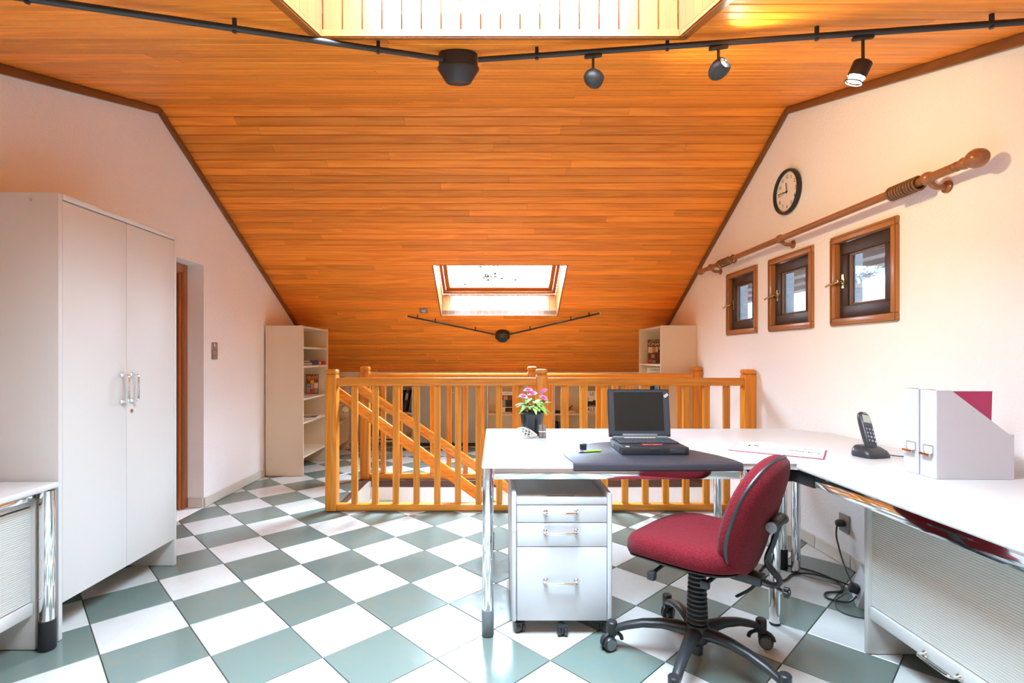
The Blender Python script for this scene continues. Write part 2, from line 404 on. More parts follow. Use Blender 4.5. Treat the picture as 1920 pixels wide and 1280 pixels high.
def pipe_handle(bm, fr, length, out, r=.005, foot=.011):
    """D-handle along local x, standing out along local z"""
    h = length / 2; rr = out * .35
    pts = [(-h, 0, 0), (-h, 0, out - rr)] + [(-h + rr * (1 - math.cos(a)), 0, out - rr + rr * math.sin(a)) for a in (PI / 6, PI / 3, PI / 2)]
    pts += [(-p[0], p[1], p[2]) for p in reversed(pts)]
    tube(bm, [fr @ Vector(p) for p in pts], r, 10)
    for s in (-1, 1):
        lathe(bm, [(foot, 0), (foot, .006), (foot * .7, .010)], fr @ Matrix.Translation((s * h, 0, 0)), 16)
    return bm

# ------------------------------------------------------------------ the room
XL, XR, YF, YK = -2.25, 1.96, -1.5, 6.864       # left and right walls, wall behind the camera, knee wall
RY, RZ = 3.42, 2.83                              # ridge
MB_, MF_ = .545, .306                            # slopes of the rear and the front ceiling
zb = lambda y: RZ - MB_ * (y - RY)
zf = lambda y: RZ - MF_ * (RY - y)
ab, af = math.atan(MB_), math.atan(MF_)
FB = frame((0, RY, RZ), (1, 0, 0), (0, -math.cos(ab), math.sin(ab)))      # rear slope: local y runs up, z into the room
FF = frame((0, RY, RZ), (-1, 0, 0), (0, math.cos(af), math.sin(af)))      # front slope: local x mirrored, z into the room
# check the sense of the normals
if (FB.to_3x3() @ Vector((0, 0, 1))).z > 0: FB = frame((0, RY, RZ), (-1, 0, 0), (0, -math.cos(ab), math.sin(ab)))
if (FF.to_3x3() @ Vector((0, 0, 1))).z > 0: FF = frame((0, RY, RZ), (1, 0, 0), (0, math.cos(af), math.sin(af)))
PITCH = .07265
SBX = (-.60, .697)                                # rear roof window opening in x
SB = (23 * PITCH, 35 * PITCH)
STX = (-.65, .69)                                 # overhead skylight
ST = (22 * PITCH, 40 * PITCH)

def ceiling(name, FR, rows, hole, holex, cutoff, pad=0):
    sx = 1 if (FR.to_3x3() @ Vector((1, 0, 0))).x > 0 else -1
    L = rows * PITCH
    X = lambda x: x * sx
    def bxx(bm, xa, xb, s0, s1, z0, z1, bev=0):
        a, b = sorted((X(xa), X(xb))); return box(bm, a, b, -s1, -s0, z0, z1, bev, 1, FR)
    bm = B()
    bxx(bm, XL, XR, -.05, hole[0] - pad, -.07, -.013)
    bxx(bm, XL, XR, hole[1], L, -.07, -.013)
    bxx(bm, XL, holex[0], hole[0] - pad, hole[1], -.07, -.013); bxx(bm, holex[1], XR, hole[0] - pad, hole[1], -.07, -.013)
    c = struct(obj(name, bm, M['nosing'], smooth=False))
    # one shared board mesh of unit length
    t = box(B(), -.5, .5, -PITCH / 2 + .0015, PITCH / 2 - .0015, -.012, 0)
    es = [e for e in t.edges if min(e.verts[0].co.z, e.verts[1].co.z) > -.001 and abs(e.verts[0].co.y - e.verts[1].co.y) < 1e-5]
    bmesh.ops.bevel(t, geom=es, offset=.0042, segments=1, affect='EDGES')
    me = bpy.data.meshes.new('plank'); bmesh.ops.recalc_face_normals(t, faces=t.faces[:]); t.to_mesh(me); t.free(); me.materials.append(M['ceil'])
    rest = B(); R = FR.to_3x3().to_4x4()
    for r in range(rows):
        s = (r + .5) * PITCH
        spans = [(XL, XR)] if not (hole[0] < s < hole[1]) else [(XL, holex[0]), (holex[1], XR)]
        for xa, xb in spans:
            x = xa; first = True
            while x < xb - .01:
                ln = random.uniform(1.1, 2.7) if not first else random.uniform(.35, 2.4)
                first = False
                e = min(x + ln, xb)
                if xb - e < .3: e = xb
                mid = FR @ Vector((X((x + e) / 2), -s, random.uniform(-.0009, .0003)))
                if r >= cutoff:
                    bxx(rest, x, e - .0012, s - PITCH / 2 + .001, s + PITCH / 2 - .001, -.012, 0)
                else:
                    o = bpy.data.objects.new('plank', me); C.objects.link(o); o.parent = c
                    mw = Matrix.Translation(mid) @ R @ Matrix.Diagonal((e - x - .0012, 1, 1, 1)); o.matrix_local = mw
                x = e
    if len(rest.verts):
        o = obj('plank_rows', rest, M['ceil'], c, smooth=False); o['kind'] = 'stuff'
    else: rest.free()
    return c
ceil_rear = ceiling('ceiling', FB, 54, SB, SBX, 99)
ceil_front = ceiling('ceiling.001', FF, 71, ST, STX, 46, .025)

# floor: slab with the stairwell cut out, tiles laid on the diagonal
WX0, WX1, WY0, WY1 = -1.19, XR, 3.925, 4.805
bm = B()
for (x0, x1, y0, y1) in ((XL, XR, YF, WY0), (XL, XR, WY1, 7.15), (XL, WX0, WY0, WY1)):
    box(bm, x0, x1, y0, y1, -.16, -.009)
floor = struct(obj('floor', bm, M['grout'], smooth=False))

def clip(poly, a, b, c):          # keep a*x + b*y <= c
    out = []
    for i in range(len(poly)):
        p, q = poly[i], poly[(i + 1) % len(poly)]
        dp, dq = a * p[0] + b * p[1] - c, a * q[0] + b * q[1] - c
        if dp <= 0: out.append(p)
        if dp * dq < 0:
            t = dp / (dp - dq); out.append((p[0] + (q[0] - p[0]) * t, p[1] + (q[1] - p[1]) * t))
    return out
def area(p): return .5 * sum(p[i][0] * p[(i + 1) % len(p)][1] - p[(i + 1) % len(p)][0] * p[i][1] for i in range(len(p))) if len(p) > 2 else 0

TD, TA, TB, TTH = .44097, .3798, .0397, .0215
def lattice(a, b):
    s, d = TA + a * TD, TB + b * TD           # X' + Y', Y' - X'
    x, y = (s - d) / 2, (s + d) / 2
    c_, s_ = math.cos(-TTH), math.sin(-TTH)
    return (x * c_ - y * s_, x * s_ + y * c_)
TILE_PARITY = 1
def tile_mesh(name, pieces, mat):
    bm = B()
    for p in pieces: prism(bm, p, -.010, 0)
    es = [e for e in bm.edges if e.verts[0].co.z > -.001 and e.verts[1].co.z > -.001]
    bmesh.ops.bevel(bm, geom=es, offset=.0012, segments=1, affect='EDGES')
    bmesh.ops.recalc_face_normals(bm, faces=bm.faces[:])
    me = bpy.data.meshes.new(name); bm.to_mesh(me); bm.free(); me.materials.append(mat); return me
g = .0021
full = {}
def inset(cs, cen):
    out = []
    for c in cs:
        v = Vector((c[0] - cen[0], c[1] - cen[1])); l = v.length; v *= (l - g * 1.414) / l; out.append((v.x, v.y))
    return out
rest_g, rest_w = [], []
for a in range(-12, 30):
    for b in range(-12, 30):
        cs = [lattice(a, b), lattice(a + 1, b), lattice(a + 1, b + 1), lattice(a, b + 1)]
        cen = (sum(c[0] for c in cs) / 4, sum(c[1] for c in cs) / 4)
        if not (XL - .3 < cen[0] < XR + .3 and YF - .3 < cen[1] < 7.1): continue
        loc = inset(cs, cen)
        if area(loc) < 0: loc.reverse()
        wpoly = [(x + cen[0], y + cen[1]) for x, y in loc]
        p = clip(clip(clip(clip(wpoly, -1, 0, -XL - .002), 1, 0, XR - .002), 0, -1, -YF - .002), 0, 1, YK - .004)
        if len(p) < 3 or area(p) < .0006: continue
        green = (a + b) % 2 == TILE_PARITY
        x0, x1, y0, y1 = WX0 - .046, WX1, WY0 - .012, WY1 + .012
        touch = max(q[0] for q in p) > x0 and max(q[1] for q in p) > y0 and min(q[1] for q in p) < y1
        if touch:
            pieces = [clip(p, 1, 0, x0), clip(clip(p, -1, 0, -x0), 0, 1, y0), clip(clip(p, -1, 0, -x0), 0, -1, -y1)]
            pieces = [q for q in pieces if len(q) > 2 and area(q) > .0004]
        else: pieces = [p]
        if not pieces: continue
        if cen[1] < 1.35:
            (rest_g if green else rest_w).extend(pieces); continue
        mat = M['tile_g'] if green else M['tile_w']
        whole = abs(area(p) - area(wpoly)) < 1e-7 and not touch
        if whole:
            if green not in full: full[green] = tile_mesh('tile', [loc], mat)
            me = full[green]
        else:
            me = tile_mesh('tile', [[(x - cen[0], y - cen[1]) for x, y in q] for q in pieces], mat)
        o = bpy.data.objects.new('tile', me); C.objects.link(o); o.parent = floor; o.location = (cen[0], cen[1], random.uniform(-.0006, 0))
for nm, pcs, mt in (('green_tiles', rest_g, M['tile_g']), ('white_tiles', rest_w, M['tile_w'])):
    bm = B()
    for p in pcs: prism(bm, p, -.010, 0)
    o = obj(nm, bm, mt, floor, smooth=False); o['kind'] = 'stuff'

# walls (rectangular slabs with the openings left free)
def wall_yz(name, x0, x1, y0, y1, z0, z1, holes):
    bm = B(); ys = sorted({y0, y1} | {h[0] for h in holes} | {h[1] for h in holes})
    for a, b in zip(ys, ys[1:]):
        hs = sorted([(h[2], h[3]) for h in holes if h[0] < (a + b) / 2 < h[1]]); z = z0
        for h0, h1 in hs:
            if h0 > z: box(bm, x0, x1, a, b, z, h0)
            z = h1
        box(bm, x0, x1, a, b, z, z1)
    bmesh.ops.remove_doubles(bm, verts=bm.verts[:], dist=1e-5)
    return struct(obj(name, bm, M['wall'], smooth=False))
DOOR = (3.05, 3.956, 0.0, 1.87)
wall_yz('wall_left', XL - .30, XL, YF - .2, 7.15, -.16, 3.2, [DOOR])
WIN = [(3.817, 4.306), (3.141, 3.647), (2.479, 2.973)]
WZ0, WZ1 = 1.34, 1.853
wall_yz('wall_right', XR, XR + .15, YF - .2, 7.15, -2.7, 3.2, [(a + .035, b - .035, WZ0 + .035, WZ1 - .035) for a, b in WIN])
bm = box(B(), XL, XR, YK, YK + .25, -.009, 1.2); struct(obj('wall_back', bm, M['wall'], smooth=False))
bm = box(B(), XL, XR, YF - .2, YF, -.16, 1.6); struct(obj('wall_front', bm, M['wall'], smooth=False))

# stairwell walls and stairs going down to the right
bm = box(B(), WX0 - .1, XR, WY1, WY1 + .12, -2.7, -.162); box(bm, WX0, XR, WY1 - .006, WY1, -2.7, -.06); struct(obj('wall_stairwell', bm, M['wall'], smooth=False))
bm = box(B(), WX0 - .1, XR, WY0 - .12, WY0, -2.7, -.162); box(bm, WX0, XR, WY0, WY0 + .006, -2.7, -.06); struct(obj('wall_stairwell_near', bm, M['wall'], smooth=False))
bm = box(B(), WX0 - .1, XR, WY0 - .12, WY1 + .12, -2.8, -2.7); struct(obj('floor_below', bm, M['plinth'], smooth=False))
st = struct(thing('stairs', (WX0, (WY0 + WY1) / 2, -2.7)))
for k in range(11):
    x = WX0 + .012 + k * .255; z = -.18 * (k + 1)
    if z < -2.6: break
    obj('riser', box(B(), x, x + .02, WY0 + .008, WY1 - .008, z, z + .18 - (.0 if k == 0 else .03)), M['plinth'], st, False)
    obj('tread', box(B(), x + .021, x + .23, WY0 + .008, WY1 - .008, z - .03, z), M['tile_w'], st, False)
    obj('nosing', box(B(), x + .231, x + .275, WY0 + .008, WY1 - .008, z - .035, z + .002, .004), M['nosing'], st)
# dark edging around the stairwell
bm = box(B(), WX0 - .044, WX0 + .010, WY0 - .01, WY1 + .01, -.0085, .008, .003); box(bm, WX0, WX0 + .010, WY0 - .01, WY1 + .01, -.058, -.009); struct(obj('trim_1', bm, M['nosing']))
bm = box(B(), WX0 + .012, XR - .002, WY1 - .012, WY1 + .010, -.058, .004, .003); struct(obj('trim_2', bm, M['nosing']))
bm = box(B(), WX0 + .012, XR - .002, WY0 - .010, WY0 + .008, -.058, .004, .003); struct(obj('trim_3', bm, M['nosing']))

# timber strips where ceiling and side walls meet
n = 4
for x in (XL, XR):
    s = 1 if x < 0 else -1
    for FR, L in ((FB, 54 * PITCH), (FF, 70 * PITCH)):
        sx = 1 if (FR.to_3x3() @ Vector((1, 0, 0))).x > 0 else -1
        a, b = sorted((sx * x, sx * (x + s * .022)))
        bm = box(B(), a, b, -L, -.004, .001, .045, .006, 2, FR)
        struct(obj('trim_%d' % n, bm, M['trim'])); n += 1

# tiled plinths
def plinth(name, runs):
    root = struct(thing(name, (runs[0][0], runs[0][2], 0)))
    for (x0, x1, y0, y1, ax) in runs:
        a, b = (y0, y1) if ax == 'y' else (x0, x1); p = a
        while p < b - .01:
            q = min(p + .312, b)
            if b - q < .05: q = b
            bm = box(B(), x0, x1, p + .001, q - .001, .001, .076, .003, 1) if ax == 'y' else box(B(), p + .001, q - .001, y0, y1, .001, .076, .003, 1)
            obj('plinth_tile', bm, M['plinth'], root); p = q
plinth('baseboard_left', [(XL + .001, XL + .012, 3.956, 4.98, 'y'), (XL + .001, XL + .012, 2.90, DOOR[0], 'y'), (XL - .12, XL, DOOR[1] - .012, DOOR[1] - .001, 'x')])
plinth('baseboard_right', [(XR - .012, XR - .001, 0, 3.82, 'y')])

# ------------------------------------------------------------------ roof windows
def boards(root, FR, x0, x1, s0, s1, depth, n, mat, name='lining_board', inner=.012):
    """n boards side by side along local x in the frame FR, thickness inner behind the face"""
    w = (x1 - x0) / n
    for k in range(n):
        bm = box(B(), x0 + k * w + .0007, x0 + (k + 1) * w - .0007, s0, s1, -inner, 0, .002, 1, FR)
        obj(name, bm, mat, root)

def portal(name, FR, w, h):
    d = bpy.data.lights.new(name, 'AREA'); d.shape = 'RECTANGLE'; d.size = w; d.size_y = h; d.energy = 1
    d.cycles.is_portal = True
    o = bpy.data.objects.new(name, d); C.objects.link(o); o.matrix_world = FR; return o

DEP = .29
nb = Vector((0, math.sin(ab), math.cos(ab)))      # outward normal of the rear roof
down = Vector((0, math.cos(ab), -math.sin(ab)))
P = lambda s, d, x=0: Vector((x, RY, RZ)) + down * s + nb * d
w4 = struct(thing('window_4', P(SB[1], 0, .05)))
# lower lining, made of upright boards
FRl = frame(P(SB[1], 0), (1, 0, 0), nb)
if (FRl.to_3x3() @ Vector((0, 0, 1))).dot(down) > 0: FRl = frame(P(SB[1], 0), (-1, 0, 0), nb); sgn = -1
else: sgn = 1
xa, xb = sorted((sgn * (SBX[0] + .013), sgn * (SBX[1] - .013)))
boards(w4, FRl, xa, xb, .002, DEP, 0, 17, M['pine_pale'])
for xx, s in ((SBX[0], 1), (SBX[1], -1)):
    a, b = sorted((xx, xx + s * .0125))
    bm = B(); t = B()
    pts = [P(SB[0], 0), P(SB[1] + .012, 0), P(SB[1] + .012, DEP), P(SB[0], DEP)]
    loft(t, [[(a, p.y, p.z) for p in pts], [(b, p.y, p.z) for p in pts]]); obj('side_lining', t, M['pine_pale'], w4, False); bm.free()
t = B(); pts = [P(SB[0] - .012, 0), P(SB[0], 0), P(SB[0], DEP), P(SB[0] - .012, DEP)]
loft(t, [[(SBX[0], p.y, p.z) for p in pts], [(SBX[1], p.y, p.z) for p in pts]]); obj('head_lining', t, M['pine_darkened_x'], w4, False)
def ring_frame(root, x0, x1, s0, s1, d0, d1, w, mats, name, Pf, bev=.004):
    def bar(xa, xb, sa, sb):
        t = B(); q = [Pf(sa, d0), Pf(sb, d0), Pf(sb, d1), Pf(sa, d1)]
        loft(t, [[(xa, p.y, p.z) for p in q], [(xb, p.y, p.z) for p in q]]); bmesh.ops.recalc_face_normals(t, faces=t.faces[:])
        if bev: bmesh.ops.bevel(t, geom=t.edges[:], offset=bev, segments=2, affect='EDGES')
        return t
    obj(name, bar(x0, x1, s0, s0 + w), mats[0], root); obj(name, bar(x0, x1, s1 - w, s1), mats[0], root)
    obj(name, bar(x0, x0 + w, s0 + w, s1 - w), mats[1], root); obj(name, bar(x1 - w, x1, s0 + w, s1 - w), mats[1], root)
ring_frame(w4, SBX[0] + .013, SBX[1] - .013, SB[0] + .001, SB[1] - .001, DEP + .001, DEP + .05, .035, (M['pine_darkened_x'], M['pine_darkened_x']), 'window_frame', P)
ring_frame(w4, SBX[0] + .05, SBX[1] - .05, SB[0] + .038, SB[1] - .038, DEP + .03, DEP + .09, .045, (M['pine_darkened_x'], M['pine_darkened_x']), 'sash', P)
t = B(); q = [P(SB[0] + .08, DEP + .06), P(SB[1] - .08, DEP + .06), P(SB[1] - .08, DEP + .066), P(SB[0] + .08, DEP + .066)]
loft(t, [[(SBX[0] + .09, p.y, p.z) for p in q], [(SBX[1] - .09, p.y, p.z) for p in q]]); obj('pane', t, M['glass_dirty'], w4, False)
# flashing that closes the shaft from outside
t = B()
for (xa, xb, sa, sb) in ((SBX[0] - .04, SBX[0], SB[0] - .05, SB[1] + .05), (SBX[1], SBX[1] + .04, SB[0] - .05, SB[1] + .05), (SBX[0], SBX[1], SB[0] - .05, SB[0] - .013), (SBX[0], SBX[1], SB[1] + .013, SB[1] + .05)):
    q = [P(sa, .072), P(sb, .072), P(sb, DEP + .05), P(sa, DEP + .05)]
    loft(t, [[(xa, p.y, p.z) for p in q], [(xb, p.y, p.z) for p in q]])
obj('flashing', t, M['steel'], w4, False)
# dark edging line around the opening on the ceiling
c4 = P((SB[0] + SB[1]) / 2, DEP + .10, (SBX[0] + SBX[1]) / 2)
portal('roof_window_portal', frame(c4, (1, 0, 0), -down if ((Vector((1, 0, 0)).cross(-down)).dot(nb) > 0) else down), SBX[1] - SBX[0] - .1, SB[1] - SB[0] - .08)

# overhead skylight with an upright boarded shaft
w5 = struct(thing('window_5', (0.02, 1.89, zf(1.89))))
YB = RY - ST[0] * math.cos(af); YN = RY - ST[1] * math.cos(af)
HS = .66
ztop = lambda y: zf(y) + HS
FRb = frame((0, YB, zf(YB)), (1, 0, 0), (0, 0, 1))          # faces the camera
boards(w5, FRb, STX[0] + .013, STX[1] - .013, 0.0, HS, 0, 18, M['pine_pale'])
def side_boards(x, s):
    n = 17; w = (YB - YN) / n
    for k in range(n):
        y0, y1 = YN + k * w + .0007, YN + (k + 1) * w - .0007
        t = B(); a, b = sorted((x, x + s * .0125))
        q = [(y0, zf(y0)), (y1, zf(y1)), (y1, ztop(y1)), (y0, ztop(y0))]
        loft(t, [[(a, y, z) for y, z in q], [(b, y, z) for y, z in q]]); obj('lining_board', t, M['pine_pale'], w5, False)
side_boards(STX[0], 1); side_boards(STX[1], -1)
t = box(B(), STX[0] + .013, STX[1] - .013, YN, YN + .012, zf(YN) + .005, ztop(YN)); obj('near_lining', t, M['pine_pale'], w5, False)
nf = Vector((0, -math.sin(af), math.cos(af)))
Pt = lambda s, d, x=0: Vector((x, RY, RZ)) + Vector((0, -math.cos(af), -math.sin(af))) * s + Vector((0, 0, 1)) * d
ring_frame(w5, STX[0] - .03, STX[1] + .03, ST[0] - .03, ST[1] + .03, HS + .002, HS + .07, .07, (M['pine_darkened_x'], M['pine_darkened_x']), 'window_frame', Pt)
t = B(); q = [Pt(ST[0] + .02, HS + .035), Pt(ST[1] - .02, HS + .035), Pt(ST[1] - .02, HS + .041), Pt(ST[0] + .02, HS + .041)]
loft(t, [[(STX[0] + .02, p.y, p.z) for p in q], [(STX[1] - .02, p.y, p.z) for p in q]]); obj('pane', t, M['glass'], w5, False)
ring_frame(w5, STX[0] - .028, STX[1] + .028, ST[0] - .028, ST[1] + .028, -.020, .011, .040, (M['pine_darkened_x'], M['pine_darkened_x']), 'moulding', Pt, .005)
t = B()
for (xa, xb, sa, sb) in ((STX[0] - .05, STX[0] - .001, ST[0] - .05, ST[1] + .05), (STX[1] + .001, STX[1] + .05, ST[0] - .05, ST[1] + .05), (STX[0], STX[1], ST[0] - .05, ST[0] - .014), (STX[0], STX[1], ST[1] + .002, ST[1] + .05)):
    q = [Pt(sa, .075), Pt(sb, .075), Pt(sb, HS), Pt(sa, HS)]
    loft(t, [[(xa, p.y, p.z) for p in q], [(xb, p.y, p.z) for p in q]])
obj('flashing', t, M['steel'], w5, False)
c5 = Pt((ST[0] + ST[1]) / 2, HS + .09, (STX[0] + STX[1]) / 2)
portal('skylight_portal', frame(c5, (1, 0, 0), (0, math.cos(af), math.sin(af))), STX[1] - STX[0], (ST[1] - ST[0]))

# ------------------------------------------------------------------ small side windows, right wall
for i, (y0, y1) in enumerate(WIN):
    w = struct(thing('window_%d' % (i + 1), (XR, (y0 + y1) / 2, WZ0)))
    FRw = frame((XR, (y0 + y1) / 2, (WZ0 + WZ1) / 2), (0, -1, 0), (0, 0, 1))    # faces -x
    hw, hh = (y1 - y0) / 2, (WZ1 - WZ0) / 2
    fw = .042
    def bar(x0, x1, a0, a1, z0, z1, mat, name, bev=.006, root=w):
        return obj(name, box(B(), x0, x1, a0, a1, z0, z1, bev, 2, FRw), mat, root)
    # moulded surround, proud of the wall and lining the recess
    bar(-hw, hw, hh - fw, hh, -.055, .016, M['oak_y'], 'frame_board'); bar(-hw, hw, -hh, -hh + fw, -.055, .016, M['oak_y'], 'frame_board')
    bar(-hw, -hw + fw, -hh + fw, hh - fw, -.055, .016, M['oak_z'], 'frame_board'); bar(hw - fw, hw, -hh + fw, hh - fw, -.055, .016, M['oak_z'], 'frame_board')
    # thin raised bead on the surround
    for (x0, x1, a0, a1, mt) in ((-hw + .008, hw - .008, hh - .014, hh - .006, 'oak_y'), (-hw + .008, hw - .008, -hh + .006, -hh + .014, 'oak_y'), (-hw + .006, -hw + .014, -hh + .015, hh - .015, 'oak_z'), (hw - .014, hw - .006, -hh + .015, hh - .015, 'oak_z')):
        bar(x0, x1, a0, a1, .0162, .022, M[mt], 'bead', .003)
    iw, ih = hw - fw - .002, hh - fw - .002; sw = .068
    for (x0, x1, a0, a1) in ((-iw, iw, ih - sw, ih), (-iw, iw, -ih, -ih + sw), (-iw, -iw + sw, -ih + sw, ih - sw), (iw - sw, iw, -ih + sw, ih - sw)):
        bar(x0, x1, a0, a1, -.050, -.012, M['darkwood'], 'sash_board', .004)
    gw, gh = iw - sw, ih - sw
    for (x0, x1, a0, a1) in ((-gw, gw, gh - .010, gh), (-gw, gw, -gh, -gh + .010), (-gw, -gw + .010, -gh + .010, gh - .010), (gw - .010, gw, -gh + .010, gh - .010)):
        bar(x0, x1, a0, a1, -.046, -.020, M['clad'], 'glazing_bead', .003)
    obj('pane', box(B(), -gw + .001, gw - .001, -gh + .001, gh - .001, -.038, -.034, mat=FRw), M['glass_net'], w, False)
    hd = B(); hx = -iw + .030
    box(hd, hx - .011, hx + .011, -.045, .035, -.0118, -.007, .002, 1, FRw)
    lathe(hd, [(.010, -.007), (.010, .013), (.007, .021)], FRw @ Matrix.Translation((hx, -.005, 0)), 12)
    tube(hd, [FRw @ Vector(p) for p in smooth_pts([(hx, -.005, .015), (hx - .02, -.012, .025), (hx - .05, -.016, .031), (hx - .078, -.026, .037)], 4)], [.008] * 4 + [.007] * 4 + [.006] * 4 + [.007], 8)
    obj('handle', hd, M['brass'], w)
    portal('side_window_portal', frame(FRw @ Vector((0, 0, -.06)), (0, -1, 0), (0, 0, 1)), gw * 2, gh * 2)
# what lies outside: boarded eaves and a neighbouring house
e = struct(thing('eaves', (XR + .5, 3.3, 2.1)))
for k in range(7):
    obj('eaves_board', box(B(), XR + .155 + k * .12, XR + .2735 + k * .12, 1.5, 8.5, 2.00 - k * .036, 2.07 - k * .036), M['eave'], e, False)
h = thing('neighbour_house', (7.5, 13, -5), 'pale neighbouring house with a clay roof seen through the small panes', 'house')
obj('house_wall', box(B(), 6.2, 10, 9, 17, -5, 1.45), M['house'], h, False)
t = B(); loft(t, [[(5.9, y, 1.40), (8.1, y, 2.35), (10.3, y, 1.40), (10.3, y, 1.30), (8.1, y, 2.22), (5.9, y, 1.30)] for y in (8.6, 17.4)]); obj('roof', t, M['roof_out'], h, False)
struct(obj('ground', box(B(), -150, 150, -150, 150, -5.3, -5.0), M['gravel'], smooth=False))

# ------------------------------------------------------------------ door in the left wall
d = struct(thing('door_1', (XL - .12, (DOOR[0] + DOOR[1]) / 2, 0)))
obj('door_leaf', box(B(), XL - .19, XL - .155, DOOR[0] + .05, DOOR[1] - .06, .005, 1.80, .003), M['door'], d)
obj('door_frame', box(B(), XL - .20, XL - .121, DOOR[1] - .056, DOOR[1] - .002, .001, 1.868, .006), M['door'], d)
obj('door_frame', box(B(), XL - .20, XL - .121, DOOR[0] + .002, DOOR[0] + .048, .001, 1.868, .006), M['door'], d)
obj('door_frame', box(B(), XL - .20, XL - .121, DOOR[0] + .05, DOOR[1] - .058, 1.805, 1.868, .006), M['door'], d)
obj('door_stop', box(B(), XL - .154, XL - .135, DOOR[1] - .085, DOOR[1] - .0575, .002, 1.80, .004), M['door'], d)
obj('door_handle', tube(B(), [(XL - .155, DOOR[0] + .12, 1.0), (XL - .11, DOOR[0] + .12, 1.0), (XL - .105, DOOR[0] + .14, 1.0), (XL - .105, DOOR[0] + .23, 1.0)], .008), M['steel'], d)

# ------------------------------------------------------------------ stair railings
def railing(y, label):
    r = thing('stair_railing', (.35, y, 0), label, 'railing', group='pine railings around the stairwell')
    posts = (-1.23, .352, 1.913)
    for px in posts:
        b = box(B(), px - .0425, px + .0425, y - .0425, y + .0425, .007, 1.022, .006)
        box(b, px - .038, px + .038, y - .038, y + .038, 1.0225, 1.030); box(b, px - .0435, px + .0435, y - .0435, y + .0435, 1.0305, 1.069, .014, 3)
        obj('post', b, M['pine_z'], r)
    for a, c in zip(posts, posts[1:]):
        x0, x1 = a + .0428, c - .0428
        # handrail with a moulded section
        sec = [(-.030, .946), (.030, .946), (.034, .955), (.030, .964), (.034, .970), (.034, .992), (.026, 1.004), (-.026, 1.004), (-.034, .992), (-.034, .970), (-.030, .964), (-.034, .955)]
        b = B(); loft(b, [[(x, y + p, z) for p, z in sec] for x in (x0, x1)]); obj('handrail', b, M['pine_x'], r, ang=25)
        obj('bottom_rail', box(B(), x0, x1, y - .030, y + .030, .007, .056, .006), M['pine_x'], r)
        s0, s1 = a + .170, c - .163
        for k in range(9):
            x = s0 + (s1 - s0) * k / 8
            b = B(); # fluted baluster section
            sec2 = [(-.023, -.014), (-.008, -.014), (-.006, -.0115), (.006, -.0115), (.008, -.014), (.023, -.014), (.023, .014), (.008, .014), (.006, .0115), (-.006, .0115), (-.008, .014), (-.023, .014)]
            loft(b, [[(x + u, y + v, z) for u, v in sec2] for z in (.0562, .9458)]); obj('baluster', b, M['pine_z'], r, False)
    return r
YRF, YRR = 3.872, 4.862
railing(YRF, 'near pine stair railing, right behind the desk')
railing(YRR, 'far pine stair railing on the other side of the stairwell')
def slope_rail(y, wall_y, label):
    x0, z0, x1, z1 = (-1.24, .901, 1.0, -.72) if wall_y < y else (-1.262, .885, 1.0, -.642)
    r = thing('stair_handrail', (x0, y, 0), label, 'handrail', group='sloping handrails in the stairwell')
    dx, dz = x1 - x0, z1 - z0; l = math.hypot(dx, dz); fr = frame((x0, y, z0), (dx, 0, dz), (0, -1, 0) if False else (-dz, 0, dx))
    sec = [(-.016, -.045), (.016, -.045), (.020, -.035), (.016, -.020), (.022, .0), (.022, .022), (.014, .034), (-.014, .034), (-.022, .022), (-.022, .0), (-.016, -.020), (-.020, -.035)]
    b = B(); loft(b, [[fr @ Vector((s, v, u)) for u, v in sec] for s in (0, l)]); obj('rail', b, M['pine_x'], r, ang=25)
    sgn = -1 if wall_y < y else 1
    for t_ in (.03, .52, .9):
        c = Vector((x0 + dx * t_, y, z0 + dz * t_ - .05)); b = B()
        face = wall_y
        if t_ > .1:
            lathe(b, [(.022, 0), (.022, .006), (.008, .012)], axis_mat((c.x, face, c.z - .03), (0, -sgn, 0)), 16)
            tube(b, smooth_pts([(c.x, face - sgn * .008, c.z - .03), (c.x, y + sgn * .006, c.z - .028), (c.x, y, c.z + .005)], 4), .006, 8)
        else:
            lathe(b, [(.024, 0), (.024, .006), (.010, .012)], axis_mat((c.x + .03, face + (-sgn) * .001, c.z - .04), (0, -sgn, 0)), 18)
            tube(b, smooth_pts([(c.x + .03, face - sgn * .008, c.z - .04), (c.x + .03, y + sgn * .006, c.z - .035), (c.x + .03, y, c.z - .01)], 4), .006, 8)
        obj('bracket', b, M['brass'], r)
    return r
slope_rail(3.985, 3.917, 'near sloping pine handrail going down the stairs')
slope_rail(4.745, 4.818, 'far sloping pine handrail with a brass bracket by the rear post')

# ------------------------------------------------------------------ tall wardrobe on the left
WXF, WYN, WYFAR, WH = -1.785, 2.095, 2.873, 1.84
w = thing('wardrobe', ((XL + WXF) / 2, (WYN + WYFAR) / 2, 0), 'tall white two-door wardrobe beside the doorway', 'wardrobe')
b = box(B(), XL + .014, WXF - .001, WYN, WYN + .020, .001, WH, .003); o = obj('side_panel', b, M['white'], w)
sc_ = B(); lathe(sc_, [(.007, 0), (.007, .002)], axis_mat((-1.90, WYN + .0005, WH - .03), (0, -1, 0)), 12); obj('screw_cap', sc_, M['steel'], o)
obj('side_panel', box(B(), XL + .014, WXF - .001, WYFAR - .020, WYFAR, .001, WH, .003), M['white'], w)
obj('top_panel', box(B(), XL + .014, WXF + .002, WYN + .0205, WYFAR - .0205, WH - .024, WH - .001, .002), M['white'], w)
obj('bottom_panel', box(B(), XL + .014, WXF - .022, WYN + .0205, WYFAR - .0205, .155, .175), M['white'], w)
obj('back_panel', box(B(), XL + .014, XL + .022, WYN + .0205, WYFAR - .0205, .176, WH - .025), M['white'], w)
ym = (WYN + WYFAR) / 2
